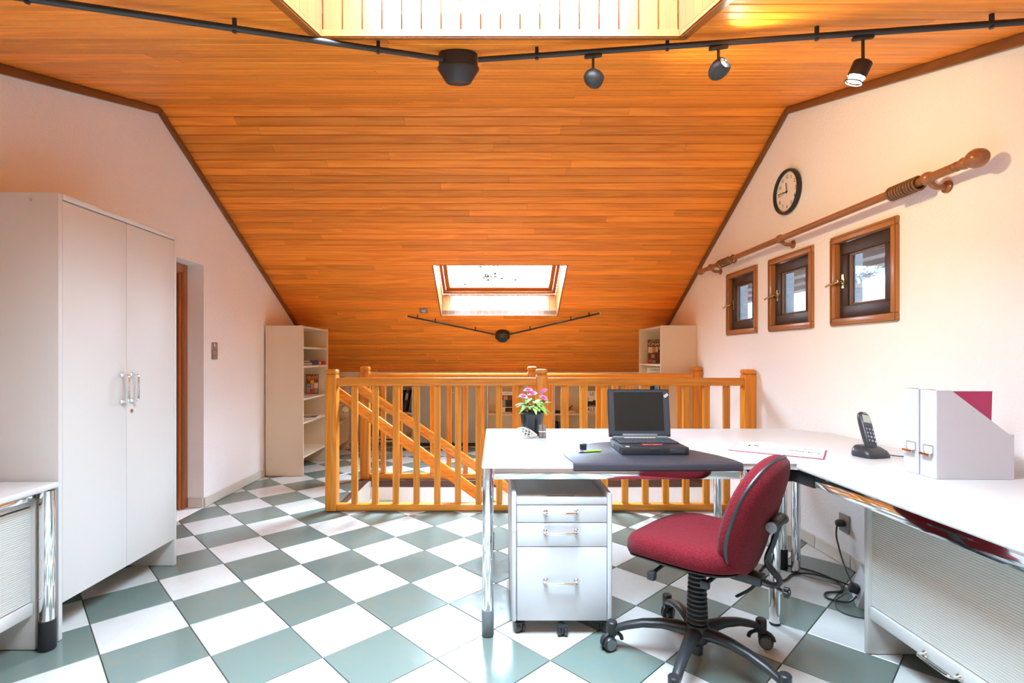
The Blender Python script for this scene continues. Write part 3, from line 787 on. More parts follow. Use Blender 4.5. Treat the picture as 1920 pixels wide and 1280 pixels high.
for (y0, y1, hy) in ((WYN + .0215, ym - .001, ym - .035), (ym + .001, WYFAR - .0215, ym + .030)):
    dr = obj('door', box(B(), WXF - .020, WXF - .002, y0, y1, .150, WH - .029, .0015), M['white'], w)
    fr = frame((WXF - .002, hy, 1.015), (0, 0, 1), (0, 1, 0))
    if (fr.to_3x3() @ Vector((0, 0, 1))).x < 0: fr = frame((WXF - .002, hy, 1.015), (0, 0, 1), (0, -1, 0))
    obj('handle', pipe_handle(B(), fr, .128, .036, .0055), M['chrome'], dr, label='chrome bar handle')
lk = B(); lathe(lk, [(.010, 0), (.010, .003), (.006, .004)], axis_mat((WXF - .002, ym + .032, .90), (1, 0, 0)), 16); obj('lock', lk, M['chrome'], w)

# ------------------------------------------------------------------ tambour cabinets and the low side desk
def tambour(name, x_face, x_back, y0, y1, h, s, label):
    """cabinet whose shutter faces along s * x"""
    c = thing(name, ((x_face + x_back) / 2, (y0 + y1) / 2, 0), label, 'cabinet')
    X = lambda d: x_face - s * d                       # distance d behind the face
    def bx(n_, d0, d1, a, b_, z0, z1, mt, bev=.003, par=c):
        xa, xb = sorted((X(d0), X(d1))); return obj(n_, box(B(), xa, xb, a, b_, z0, z1, bev), mt, par)
    D = abs(x_face - x_back)
    bx('side_panel', -.004, D, y1 - .022, y1, .001, h, M['white'], .006); bx('side_panel', -.004, D, y0, y0 + .022, .001, h, M['white'], .006)
    bx('top_panel', 0.002, D, y0 + .0225, y1 - .0225, h - .022, h, M['white']); bx('bottom_panel', .02, D, y0 + .0225, y1 - .0225, .145, .165, M['white'])
    bx('back_panel', D - .008, D, y0 + .0225, y1 - .0225, .166, h - .023, M['white'])
    b = B(); nsl = int((h - .03 - .195) / .0085)
    for k in range(nsl):
        z = .195 + k * .0085; xa, xb = sorted((X(.012), X(.018)))
        box(b, xa, xb, y0 + .0235, y1 - .0235, z, z + .0075)
    xa, xb = sorted((X(.0175), X(.021))); box(b, xa, xb, y0 + .0235, y1 - .0235, .195, .195 + nsl * .0085)
    obj('shutter', b, M['shutter'], c, False)
    r = bx('shutter_rail', .0, .019, y0 + .0232, y1 - .0232, .142, .192, M['white'], .006)
    fr = frame((x_face, (y0 + y1) / 2 - .02, .160), (0, 1, 0), (0, 0, 1) if s > 0 else (0, 0, -1))
    obj('handle', pipe_handle(B(), fr, .128, .034, .0055), M['chrome'], r, label='chrome bar handle')
    return c
tambour('shutter_cabinet', 1.463, 1.935, 1.36, 2.026, .655, -1, 'white roller-shutter cabinet under the right arm of the desk')
tambour('shutter_cabinet', -1.83, -2.235, 1.37, 2.055, .600, 1, 'white roller-shutter cabinet under the low desk by the wardrobe')

def desk_leg(b, x, y, z1, r=.0235):
    return cyl(b, (x, y, .12), (x, y, z1), r, seg=24)
sd = thing('side_desk', (-2.0, 1.5, 0), 'low white desk with chrome legs in front of the wardrobe', 'desk')
obj('desktop', box(B(), XL + .014, -1.768, .75, 2.082, .635, .660, .008, 3), M['desk'], sd)
obj('beam', box(B(), -1.822, -1.810, .80, 2.018, .603, .632, .002), M['chrome'], sd)
for (x, y) in ((-1.787, 2.044), (-1.787, .80)):
    lg = obj('leg', desk_leg(B(), x, y, .634, .026), M['chrome'], sd)
    obj('foot', lathe(B(), [(.028, .001), (.0295, .006), (.0285, .118), (.026, .12)], Matrix.Translation((x, y, 0)), 24), M['bulk'], lg)

# ------------------------------------------------------------------ the big corner desk
DZ = .727; DT = .024
dk = thing('corner_desk', (.6, 2.6, 0), 'large white L-shaped desk on chrome legs', 'desk')
poly = [(-.055, 2.113), (1.250, 2.113), (1.235, 2.098), (1.235, .55), (XR - .016, .55), (XR - .016, 2.95), (1.78, 3.125), (-.055, 3.125)]
obj('desktop', prism(B(), poly, DZ - DT, DZ, bev=.009, seg=3), M['desk'], dk)
for (x, y, ft) in ((-.030, 2.146, 'grey_foot'), (-.030, 3.085, 'grey_foot'), (1.221, 2.235, None), (1.30, 2.99, 'bulk'), (1.585, 2.82, 'bulk'), (1.625, 2.765, None), (1.275, .62, 'bulk'), (1.90, .62, 'bulk')):
    rr = .0225
    lg = obj('leg', cyl(B(), (x, y, .11 if ft else .012), (x, y, DZ - DT - .001), rr, seg=24), M['chrome'], dk)
    if ft: obj('foot', lathe(B(), [(rr, .001), (rr + .003, .005), (rr + .003, .107), (rr + .001, .11)], Matrix.Translation((x, y, 0)), 24), M[ft], lg)
    else: obj('foot', lathe(B(), [(rr - .004, .001), (rr, .004), (rr - .004, .012)], Matrix.Translation((x, y, 0)), 24), M['bulk'], lg)
obj('beam', box(B(), -.004, 1.03, 2.150, 2.162, .652, .700, .002), M['chrome'], dk)
obj('beam', box(B(), 1.262, 1.274, .66, 2.02, .652, .700, .002), M['chrome'], dk)
obj('beam', box(B(), .0, 1.26, 3.07, 3.082, .652, .700, .002), M['chrome'], dk)
obj('beam', box(B(), 1.262, 1.60, 2.70, 2.712, .600, .648, .002), M['chrome'], dk)
b = box(B(), 1.035, 1.060, 2.148, 2.166, .648, .702, .002); obj('beam_joint', b, M['chrome'], dk)
b = box(B(), 1.066, 1.262, 2.160, 2.176, .640, .702, .003); bl = obj('corner_plate', b, M['black'], dk)
b = lathe(B(), [(.004, 0), (.003, .002)], axis_mat((1.20, 2.1599, .675), (0, -1, 0)), 10); obj('screw', b, M['steel'], bl)
b = B(); loft(b, [[(1.246, 2.166, z), (1.262, 2.03, z), (1.276, 2.03, z), (1.262, 2.172, z)] for z in (.645, .701)]); obj('corner_plate', b, M['black'], dk)

# ------------------------------------------------------------------ drawer pedestal
PX0, PX1, PY0, PY1 = .070, .490, 2.135, 2.76
pd = thing('drawer_pedestal', ((PX0 + PX1) / 2, 2.45, 0), 'light grey drawer unit on castors under the desk', 'drawer unit')
for x in (PX0, PX1 - .020): obj('side_panel', box(B(), x, x + .020, PY0, PY1, .060, .598, .007, 3), M['ped'], pd)
obj('top_panel', box(B(), PX0 + .0205, PX1 - .0205, PY0 + .030, PY1 - .01, .555, .572, .002), M['ped'], pd)
fs = obj('front_strip', box(B(), PX0 + .0205, PX1 - .0205, PY0 + .002, PY0 + .029, .548, .577, .004), M['ped'], pd)
obj('label_slot', box(B(), .215, .345, PY0 + .031, PY0 + .046, .5725, .576, .001), M['steel'], pd)
obj('label_card', box(B(), .222, .338, PY0 + .034, PY0 + .043, .5762, .577), M['brown_cover'], pd)
obj('back_panel', box(B(), PX0 + .0205, PX1 - .0205, PY1 - .012, PY1 - .002, .062, .554), M['ped'], pd)
obj('base_panel', box(B(), PX0 + .0205, PX1 - .0205, PY0 + .025, PY1 - .013, .060, .074), M['ped'], pd)
for (z0, z1, hz) in ((.4745, .546, .520), (.374, .4715, .438), (.064, .371, .232)):
    dr = obj('drawer', box(B(), PX0 + .022, PX1 - .022, PY0 + .004, PY0 + .022, z0, z1, .002), M['ped'], pd)
    fr = frame(((PX0 + PX1) / 2 - .005, PY0 + .004, hz), (1, 0, 0), (0, 0, 1))
    obj('handle', pipe_handle(B(), fr, .128, .034, .0055), M['chrome'], dr, label='chrome bar handle')
lk = lathe(B(), [(.007, 0), (.007, .002)], axis_mat((PX0 + .010, PY0, .445), (0, -1, 0)), 14); obj('lock', lk, M['chrome'], pd)
def caster(x, y, rz=0):
    m = Matrix.Translation((x, y, 0)) @ Matrix.Rotation(rz, 4, 'Z'); b = B()
    for s in (-1, 1): lathe(b, [(.008, 0), (.0215, .0), (.0225, .003), (.0225, .011), (.020, .014)], m @ Matrix.Translation((s * .007, 0, .0235)) @ Matrix.Rotation(s * PI / 2, 4, 'Y'), 20)
    box(b, -.0065, .0065, -.018, .018, .012, .044, .003, 1, m); box(b, -.022, .022, -.020, .012, .040, .0495, .005, 2, m)
    cyl(b, m @ Vector((0, .006, .045)), m @ Vector((0, .006, .0595)), .007); return b
for (x, y, a) in ((.105, PY0 + .040, .3), (.282, PY0 + .010, 0), (.455, PY0 + .045, -.4), (.100, PY1 - .04, .5), (.455, PY1 - .04, .2)):
    obj('castor', caster(x, y, a), M['black'], pd)

# ------------------------------------------------------------------ swivel chair
TH = math.radians(136)
CC = Vector((.773, 1.957, 0))
ch = thing('office_chair', CC, 'red fabric swivel chair with black five-star base', 'chair', TH)
def co(name, bm, mat, par=ch, **k): return obj(name, bm, mat, par, local=True, **k)
# star base: one arm points away from the camera
for k in range(5):
    a = math.radians(90 + 72 * k) - TH + math.radians(1.5); d = Vector((math.cos(a), math.sin(a), 0)); s_ = Vector((-d.y, d.x, 0))
    rings = []
    for t_, z, wd, ht in ((.02, .118, .030, .026), (.07, .128, .028, .022), (.13, .130, .024, .018), (.20, .121, .021, .016), (.26, .103, .019, .0155), (.300, .086, .018, .015), (.318, .078, .014, .012)):
        c = d * t_ + Vector((0, 0, z))
        rings.append([c + s_ * wd * math.cos(q) * (1 if abs(math.cos(q)) < .8 else .97) + Vector((0, 0, ht * math.sin(q))) for q in [2 * PI * j / 12 for j in range(12)]])
    lg = co('leg', loft(B(), rings), M['black'])
    e = d * .318; b = lathe(B(), [(.019, .058), (.0205, .062), (.0205, .108), (.017, .112)], Matrix.Translation(e), 18)
    sw = a + random.uniform(-1.2, 1.2) + PI / 2
    m = Matrix.Translation(e) @ Matrix.Rotation(sw, 4, 'Z')
    for s in (-1, 1): lathe(b, [(.008, 0), (.026, .0), (.0275, .004), (.0275, .013), (.024, .018)], m @ Matrix.Translation((s * .006, -.016, .0285)) @ Matrix.Rotation(s * PI / 2, 4, 'Y'), 22)
    box(b, -.006, .006, -.034, .012, .030, .060, .003, 1, m); tube(b, [m @ Vector((0, -.046 * math.cos(q) - .0, .030 + .034 * math.sin(q))) for q in [PI * j / 8 for j in range(9)]], .008, 8)
    cst = co('castor', b, M['black'], lg)
    for s in (-1, 1): b = lathe(B(), [(.012, .0183), (.021, .0184), (.0215, .0195), (.012, .0197)], m @ Matrix.Translation((s * .006, -.016, .0285)) @ Matrix.Rotation(s * PI / 2, 4, 'Y'), 22); co('castor_hub', b, M['grey_foot'], lg)
b = lathe(B(), [(.020, .035), (.021, .07), (.038, .085), (.046, .10), (.047, .135), (.040, .150), (.034, .152)], seg=28); co('hub', b, M['black'])
prof = []
nr = 13
for k in range(nr):
    z = .153 + k * (.225 / nr); r = .040 - .009 * k / nr
    prof += [(r * .82, z), (r, z + .005), (r, z + .011), (r * .82, z + .0165)]
co('bellows', lathe(B(), prof, seg=28), M['black'])
# seat mechanism
b = box(B(), -.16, .10, -.055, .055, .378, .418, .012, 2); box(b, -.235, -.13, -.032, .032, .366, .402, .008, 2); co('mechanism', b, M['black'])
b = tube(B(), [(.06, .05, .395), (.07, .15, .392), (.075, .215, .383)], .007, 8); box(b, .060, .088, .205, .235, .362, .392, .006, 2); co('lever', b, M['black'])
b = tube(B(), [(-.09, -.055, .39), (-.10, -.14, .385), (-.10, -.185, .376)], .008, 8); box(b, -.114, -.084, -.20, -.175, .356, .386, .006, 2); co('lever', b, M['black'])
b = tube(B(), [(-.10, .05, .385), (-.10, .17, .385)], .008, 8); box(b, -.114, -.084, .16, .185, .368, .398, .006, 2); co('lever', b, M['black'])
def supere(a, b_, n, k, m=40):
    t_ = 2 * PI * k / m; c, s = math.cos(t_), math.sin(t_)
    return (a * math.copysign(abs(c) ** (2 / n), c), b_ * math.copysign(abs(s) ** (2 / n), s))
# seat: superelliptic cushion, front edge rolled down
def seat_rings(prof, a=.220, b_=.235, n=3.0, m=48):
    R = []
    for sc, z in prof:
        ring = []
        for k in range(m):
            x, y = supere(a, b_, n, k, m); x *= sc; y *= sc
            if x < 0: y *= 1 - .10 * (x / a) ** 2
            dz = -.030 * max(0, (x - .06) / .16) ** 2 + .010 * (abs(y) / .235) ** 2 - .006 * max(0, (-x - .05) / .17)
            ring.append((x + .015, y, z + dz))
        R.append(ring)
    return R
co('seat', loft(B(), seat_rings([(.90, .424), (.97, .430), (.995, .446), (1.0, .462), (.985, .479), (.95, .491), (.88, .499), (.7, .503), (.4, .502), (.1, .501)])), M['fabric'], ang=80)
co('seat_shell', loft(B(), seat_rings([(.70, .409), (.90, .413), (.955, .420), (.95, .4235)])), M['black'], ang=60)
# backrest
LEAN = math.radians(17)
BM = Matrix.Translation((-.160, 0, .385)) @ Matrix.Rotation(-LEAN, 4, 'Y')
def back_ring(sc, t_, m=48):
    ring = []
    for k in range(m):
        y, z = supere(.200, .225, 2.5, k, m); y *= sc; z *= sc
        if z < 0: y *= 1 - .12 * (z / .225) ** 2
        else: y *= 1 - .10 * (z / .225) ** 2
        bend = .9 * y * y - .18 * (z + .05) ** 2 * (1 if z < -.05 else -.3)
        ring.append(BM @ Vector((t_ + bend, y, z + .232)))
    return ring
co('backrest', loft(B(), [back_ring(*q) for q in ((.05, .050), (.4, .052), (.7, .051), (.84, .047), (.93, .038), (.98, .022), (.992, .004))]), M['fabric'], ang=80)
co('back_cover', loft(B(), [back_ring(*q) for q in ((.992, -.006), (.95, -.020), (.86, -.028), (.7, -.033), (.4, -.035), (.05, -.036))]), M['fabric'], ang=80)
co('piping', loft(B(), [back_ring(*q) for q in ((.985, .0042), (1.012, .0035), (1.018, -.001), (1.012, -.0055), (.985, -.0062))]), M['black'], ang=60)
# back support
b = B(); P_ = lambda x, y, z: BM @ Vector((x, y, z))
pts = [Vector((-.20, 0, .384)), Vector((-.262, 0, .376)), Vector((-.285, 0, .40)), P_(-.062, 0, .09), P_(-.060, 0, .16), P_(-.058, 0, .225)]
sp = smooth_pts(pts, 5); tube(b, sp, .020, 10, flat=.45); co('support_bar', b, M['black'])
b = box(B(), -.060, -.0365, -.045, .045, .205, .262, .008, 2, BM); cyl(b, P_(-.052, -.062, .235), P_(-.052, .062, .235), .015, seg=16); co('support_bracket', b, M['black'])
for s in (-1, 1): b = lathe(B(), [(.017, 0), (.018, .002), (.018, .010), (.012, .012)], axis_mat(P_(-.052, s * .0625, .235), BM.to_3x3() @ Vector((0, s, 0))), 16); co('support_cap', b, M['grey_foot'])
b = tube(B(), [(-.262, 0, .375), (-.30, 0, .365)], .006, 8)
for k in range(5):
    a = 2 * PI * k / 5; cyl(b, (-.300, .012 * math.cos(a), .365 + .012 * math.sin(a)), (-.314, .012 * math.cos(a), .365 + .012 * math.sin(a)), .0075, seg=10)
cyl(b, (-.296, 0, .365), (-.318, 0, .365), .010, seg=14); co('knob', b, M['black'])
b = tube(B(), smooth_pts([(-.20, -.05, .372), (-.17, -.09, .31), (-.10, -.13, .24)], 5), .0075, 8, flat=.6); co('tilt_lever', b, M['black'])

# ------------------------------------------------------------------ desk mat and laptop
pad_poly = [(.322, 2.106), (1.015, 2.106), (1.012, 2.17), (.985, 2.265), (.93, 2.375), (.86, 2.475), (.79, 2.555), (.72, 2.605), (.66, 2.623), (.60, 2.626), (.54, 2.607), (.487, 2.577), (.43, 2.535), (.38, 2.485), (.345, 2.435), (.318, 2.375), (.306, 2.31), (.308, 2.24)]
mt = thing('desk_mat', (.66, 2.3, DZ), 'black half-round desk mat under the laptop', 'desk mat')
obj('mat', prism(B(), pad_poly, DZ + .0005, DZ + .0045, bev=.0015), M['pad'], mt)
b = B(); sec = [(2.106, DZ + .004), (2.101, DZ + .0045), (2.094, DZ + .001), (2.091, DZ - .006), (2.091, DZ - .024), (2.095, DZ - .029), (2.100, DZ - .029), (2.103, DZ - .026), (2.103, DZ - .005), (2.107, DZ + .0006)]
loft(b, [[(x, y, z) for y, z in sec] for x in (.322, 1.015)]); obj('folded_edge', b, M['pad'], mt)
LX0, LX1, LY0, LY1 = .563, .859, 2.262, 2.505
LZ = DZ + .0052
lp = thing('laptop', ((LX0 + LX1) / 2, 2.38, LZ), 'black laptop standing open on the desk mat', 'laptop')
ba = obj('base', box(B(), LX0, LX1, LY0, LY1, LZ, LZ + .034, .004, 2), M['black'], lp)
obj('keyboard_bed', box(B(), LX0 + .008, LX1 - .008, LY0 + .09, LY1 - .012, LZ + .0342, LZ + .0352), M['bulk'], lp)
b = B()
for r in range(7):
    n_ = 15 if r < 6 else 9
    yk = LY1 - .024 - r * .0185; w_ = (LX1 - LX0 - .026) / n_
    for k in range(n_):
        x = LX0 + .013 + k * w_
        if yk - .0145 < LY0 + .09: continue
        box(b, x + .001, x + w_ - .001, yk - .0145, yk, LZ + .0353, LZ + .041, .0012, 1)
ky = obj('keys', b, M['key'], lp, False); ky['kind'] = 'stuff'
b = box(B(), .668, .712, LY0 + .055, LY0 + .070, LZ + .0342, LZ + .0375, .001, 1); box(b, .715, .759, LY0 + .055, LY0 + .070, LZ + .0342, LZ + .0375, .001, 1); obj('click_buttons', b, M['redkey'], lp)
obj('sticker', box(B(), LX0 + .02, LX0 + .036, LY0 + .012, LY0 + .028, LZ + .0342, LZ + .0346), M['card'], lp, False)
b = box(B(), .690, .728, LY0 - .0015, LY0 + .002, LZ + .016, LZ + .030, .001, 1); obj('latch', b, M['bulk'], ba)
b = box(B(), LX1 - .085, LX1 - .02, LY0 - .0012, LY0 + .002, LZ + .008, LZ + .026, .001, 1); obj('drive_bay', b, M['key'], ba)
b = box(B(), LX0 - .0012, LX0 + .002, LY0 + .05, LY0 + .16, LZ + .008, LZ + .026, .001, 1); obj('port_cover', b, M['key'], ba)
b = box(B(), LX0 + .012, LX0 + .07, LY1 - .004, LY1 + .016, LZ + .028, LZ + .046, .006, 2); box(b, LX1 - .07, LX1 - .012, LY1 - .004, LY1 + .016, LZ + .028, LZ + .046, .006, 2); obj('hinge', b, M['grey_foot'], lp)
LM = frame(((LX0 + LX1) / 2, LY1 + .008, LZ + .036), (1, 0, 0), (0, math.sin(math.radians(8)), math.cos(math.radians(8))))
hw = (LX1 - LX0) / 2 + .003
ld = obj('lid', box(B(), -hw, hw, .004, .238, -.016, 0, .004, 2, LM), M['black'], lp)
b = box(B(), -hw + .002, hw - .002, .236, .2375, 0, .004, mat=LM); box(b, -hw + .0005, -hw + .003, .006, .237, 0, .004, mat=LM); box(b, hw - .003, hw - .0005, .006, .237, 0, .004, mat=LM); obj('lid_rim', b, M['black'], lp)
obj('bezel', box(B(), -hw + .003, hw - .003, .014, .236, .0002, .0014, mat=LM), M['phone'], lp)
obj('screen', box(B(), -.122, .122, .034, .224, .0015, .0022, mat=LM), M['screen'], lp, False)
b = box(B(), -.085, .085, .004, .020, .0015, .008, .003, 2, LM); obj('hinge_cover', b, M['grey_foot'], lp)
lg_m = LM @ Matrix.Translation((.137, .207, .0016)) @ Matrix.Rotation(math.radians(35), 4, 'Z')
lo = obj('emblem', plate(B(), lg_m, -.011, .011, -.006, .006, .0006), M['white_ink'], ld, False)
for x, mm in ((-.009, 'green_ink'), (-.003, 'blue_ink'), (.003, 'red_ink')):
    obj('emblem_stripe', plate(B(), lg_m @ Matrix.Translation((0, 0, .0007)), x, x + .0045, -.0045, .0045, .0004), M[mm], ld, False)

# pen and bottle cap on the mat
pz = DZ + .0045 + .0045
pn = thing('pen', (.43, 2.335, DZ + .0045), 'lime green and violet pen on the desk mat', 'pen')
a, c = Vector((.378, 2.318, pz)), Vector((.492, 2.352, pz)); dd = (c - a)
obj('barrel', cyl(B(), a + dd * .22, a + dd * .90, .0042), M['green_pen'], pn); obj('tip', cyl(B(), a + dd * .901, c, .0042, .0012), M['green_pen'], pn)
obj('cap', cyl(B(), a + dd * .06, a + dd * .219, .0043), M['violet'], pn); obj('push_button', cyl(B(), a, a + dd * .059, .003), M['white_ink'], pn)
obj('clip', box(B(), 0, .04, -.0012, .0012, .0042, .0056, mat=frame(a + dd * .1, dd, Vector((-dd.y, dd.x, 0)))), M['violet'], pn)
bc = thing('ink_pot', (.414, 2.405, DZ + .0045), 'small black round pot on the desk mat', 'pot')
obj('pot_body', lathe(B(), [(.013, .0005), (.0155, .002), (.0155, .017), (.014, .0185)], Matrix.Translation((.414, 2.405, DZ + .0045))), M['black'], bc)
obj('pot_lid', lathe(B(), [(.0165, .0187), (.0168, .020), (.0168, .026), (.012, .028), (.004, .0275)], Matrix.Translation((.414, 2.405, DZ + .0045))), M['key'], bc)

# ------------------------------------------------------------------ flower pot and ornaments
fp = Vector((.208, 2.872, DZ))
pl = thing('potted_flower', fp, 'pink flowering plant in a shiny black pot on the desk', 'plant')
T = Matrix.Translation(fp)
obj('pot', lathe(B(), [(.050, .001), (.054, .006), (.058, .05), (.064, .105), (.068, .122), (.074, .126), (.074, .132), (.066, .132), (.062, .115), (.02, .112)], T, 32), M['pot'], pl)
obj('soil', lathe(B(), [(.062, .113), (.055, .1165), (.01, .1185)], T, 20), M['soil'], pl)
def leaf(base, direction, length, width, droop, up=.5):
    d = Vector((direction[0], direction[1], 0)).normalized(); s = Vector((-d.y, d.x, 0)); bm = B(); rows = []
    for i in range(6):
        t_ = i / 5; w_ = width * math.sin(PI * min(.97, max(.04, t_ ** .8))) * .5 + .0006
        c = base + d * length * t_ + Vector((0, 0, length * (up * t_ - droop * t_ * t_)))
        rows.append((c - s * w_ + Vector((0, 0, w_ * .35)), c, c + s * w_ + Vector((0, 0, w_ * .35))))
    th_ = Vector((0, 0, -.0008)); top = [[bm.verts.new(p) for p in r] for r in rows]; bot = [[bm.verts.new(p + th_) for p in r] for r in rows]
    for i in range(5):
        for j in range(2):
            bm.faces.new((top[i][j], top[i][j + 1], top[i + 1][j + 1], top[i + 1][j])); bm.faces.new((bot[i][j], bot[i + 1][j], bot[i + 1][j + 1], bot[i][j + 1]))
        for j in (0, 2): bm.faces.new((top[i][j], top[i + 1][j], bot[i + 1][j], bot[i][j]))
    for i in (0, 5):
        for j in range(2): bm.faces.new((top[i][j], top[i][j + 1], bot[i][j + 1], bot[i][j]))
    return bm
rl = random.Random(3)
for k in range(24):
    a = k * 2.399 + .3; h0 = .118 + .060 * (k / 24) + rl.uniform(0, .02)
    bs = fp + Vector((.018 * math.cos(a), .018 * math.sin(a), h0))
    obj('leaf', leaf(bs, (math.cos(a), math.sin(a)), rl.uniform(.062, .095), rl.uniform(.036, .050), rl.uniform(.25, 1.0), rl.uniform(.25, .75)), M['leaf' if k % 3 else 'leaf_pale'], pl, label=None)
heads = [(-.022, -.015, .246), (.002, -.03, .228), (-.050, -.02, .212), (.066, -.01, .240), (.060, -.035, .205), (.022, .02, .236)]
for k, (x, y, z) in enumerate(heads):
    hp = fp + Vector((x, y, z))
    obj('stem', tube(B(), smooth_pts([fp + Vector((x * .15, y * .15, .115)), fp + Vector((x * .45, y * .5, .115 + (z - .115) * .55)), hp], 5), .0016, 6), M['leaf'], pl)
    if k == 5: continue
    tilt = Matrix.Translation(hp) @ Matrix.Rotation(rl.uniform(-.5, .5), 4, 'X') @ Matrix.Rotation(rl.uniform(-.5, .5), 4, 'Y'); b = B()
    for layer, (np_, rad, lift) in enumerate(((12, .028, .002), (10, .022, .008), (7, .014, .013))):
        for j in range(np_):
            a = 2 * PI * j / np_ + layer * .3
            m = tilt @ Matrix.Rotation(a, 4, 'Z') @ Matrix.Translation((rad * .5, 0, lift)) @ Matrix.Rotation(-.25 - layer * .25, 4, 'Y')
            rings = [[(math.cos(q) * rad * .55 * sc, math.sin(q) * rad * .33 * sc, zz) for q in [2 * PI * i / 8 for i in range(8)]] for sc, zz in ((.3, -.0008), (1, 0), (.85, .0010), (.3, .0014))]
            loft(b, rings, mat=m)
    obj('blossom', b, M['petal'], pl)
# openwork shell
sh = thing('shell_ornament', (.165, 2.755, DZ), 'pale openwork shell ornament in front of the flower pot', 'ornament')
b = B(); m = Matrix.Translation((.166, 2.758, DZ + .0285)) @ Matrix.Rotation(-.18, 4, 'Z') @ Matrix.Rotation(math.radians(10), 4, 'Y')
def shell_r(t_): return .027 * (math.sin(PI * min(1, t_ * 1.02)) ** .8) * (1 - .45 * t_) * 1.18 + .002
for j in range(11):                                     # ribs running along the shell
    a0 = 2 * PI * j / 11
    tube(b, [m @ Vector((-.062 + .124 * t_, shell_r(t_) * math.cos(a0 + .9 * t_), shell_r(t_) * math.sin(a0 + .9 * t_))) for t_ in [i / 14 for i in range(15)]], .0013, 6)
obj('ribs', b, M['shell'], sh)
b = B()
for i in range(2, 13, 2):
    t_ = i / 14; r_ = shell_r(t_)
    ring = [m @ Vector((-.062 + .124 * t_, r_ * math.cos(q), r_ * math.sin(q))) for q in [2 * PI * k / 18 for k in range(19)]]; tube(b, ring, .0012, 5)
obj('hoops', b, M['shell'], sh)
bk = thing('wood_block', (.257, 2.775, DZ), 'grey brown wooden bundle tied with string beside the flower pot', 'ornament')
obj('block', box(B(), .238, .276, 2.756, 2.792, DZ + .001, DZ + .070, .003, 1), M['block'], bk)
b = box(B(), .2370, .2770, 2.755, 2.793, DZ + .0335, DZ + .0375, .0005, 1); obj('string', b, M['string'], bk)
b = box(B(), .2555, .2585, 2.7552, 2.7558, DZ + .003, DZ + .069); obj('groove', b, M['ink'], bk, False)

# ------------------------------------------------------------------ open book, telephone, magazine files
bo = thing('open_book', (1.255, 2.30, DZ), 'open book with a magenta cover lying on the desk', 'book', math.radians(-35))
BF = wmat(bo); w_, hh_ = .186, .245
b = box(B(), -w_ - .004, w_ + .004, -.010, hh_ + .004 - .010, .0008, .0035, .001, 1, BF); obj('cover', b, M['magenta'], bo)
for s in (-1, 1):
    prof = [(0, .004, ), (.012, .012), (.04, .017 if s < 0 else .012), (.09, .015 if s < 0 else .010), (.14, .010 if s < 0 else .0085), (w_ - .002, .006)]
    b = B(); ring = lambda y: [(s * x, y, z) for x, z in prof] + [(s * (w_ - .002), y, .0037), (0, y, .0037)]
    loft(b, [[BF @ Vector(p) for p in ring(y)] for y in (-.007, hh_ - .012)]); obj('pages', b, M['paper'], bo)
FBk = BF @ Matrix.Translation((0, 0, .0125))
b = B(); plate(b, BF @ Matrix.Translation((0, 0, .0111)), .035, .085, .080, .105); obj('printed_picture', b, M['grey_ink'], bo, False)
b = B()
for k in range(7): plate(b, BF @ Matrix.Translation((0, 0, .0103 - k * .0004)), .088 + k * .012, .097 + k * .012, .083 + (k % 3) * .004, .094 + (k % 2) * .006)
for k in range(5): plate(b, BF @ Matrix.Translation((0, 0, .0172 - .0006 * k)), -.085 - k * .012, -.077 - k * .012, .09 + (k % 3) * .012, .108 + (k % 2) * .010)
for k in range(2): plate(b, BF @ Matrix.Translation((0, 0, .0100)), .105 + k * .022, .113 + k * .022, .175, .182)
obj('printed_marks', b, M['ink'], bo, False)

ph = thing('cordless_phone', (1.655, 2.255, DZ), 'black cordless telephone standing in its charging cradle', 'telephone', math.radians(14))
FP = wmat(ph)
b = B(); rings = []
for z, sx, sy, oy in ((.001, .064, .052, 0), (.010, .066, .054, 0), (.028, .060, .048, .006), (.042, .046, .034, .016), (.046, .036, .024, .02)):
    rings.append([FP @ Vector((x, y + oy + (0.012 if False else 0), z + (.030 * (y + .05) if z > .02 else 0))) for x, y in [supere(sx, sy, 4, k, 28) for k in range(28)]])
loft(b, rings); obj('cradle', b, M['phone'], ph, ang=50)
HF = FP @ Matrix.Translation((-.008, -.012, .036)) @ Matrix.Rotation(math.radians(11), 4, 'Y') @ Matrix.Rotation(math.radians(-24), 4, 'X') @ Matrix.Rotation(PI / 2, 4, 'X') @ Matrix.Scale(1.15, 4)
# handset: local x right, y up, z toward the user
b = B(); rings = []
for z, sc in ((-.012, .86), (-.009, .97), (.0, 1.0), (.006, .97), (.009, .88)):
    rings.append([HF @ Vector((x * sc * (1 + .06 * y / .078), y * sc + .070, z)) for x, y in [supere(.0255, .079, 3.6, k, 32) for k in range(32)]])
loft(b, rings); hs = obj('handset', b, M['phone'], ph, ang=50)
obj('display_frame', plate(B(), HF @ Matrix.Translation((0, 0, .0091)), -.0195, .0195, .101, .133, .0008), M['steel'], hs, False)
obj('display', plate(B(), HF @ Matrix.Translation((0, 0, .0100)), -.0165, .0165, .1035, .1305, .0006), M['lcd'], hs, False)
obj('earpiece', plate(B(), HF @ Matrix.Translation((0, 0, .0091)), -.010, .010, .139, .1415, .0006), M['steel'], hs, False)
lab = [['1', '2', '3'], ['4', '5', '6'], ['7', '8', '9'], ['*', '0', '#']]
for r in range(4):
    for c_ in range(3):
        x, y = -.0145 + c_ * .0145, .075 - r * .0155
        obj('phone_key', box(B(), x - .0058, x + .0058, y - .006, y + .006, .009, .0108, .001, 1, HF), M['keycap'], hs)
        text('digit', lab[r][c_], .0115, M['white_ink'], hs, HF @ Matrix.Translation((x, y - .0003, .0112)), thick=.0002)
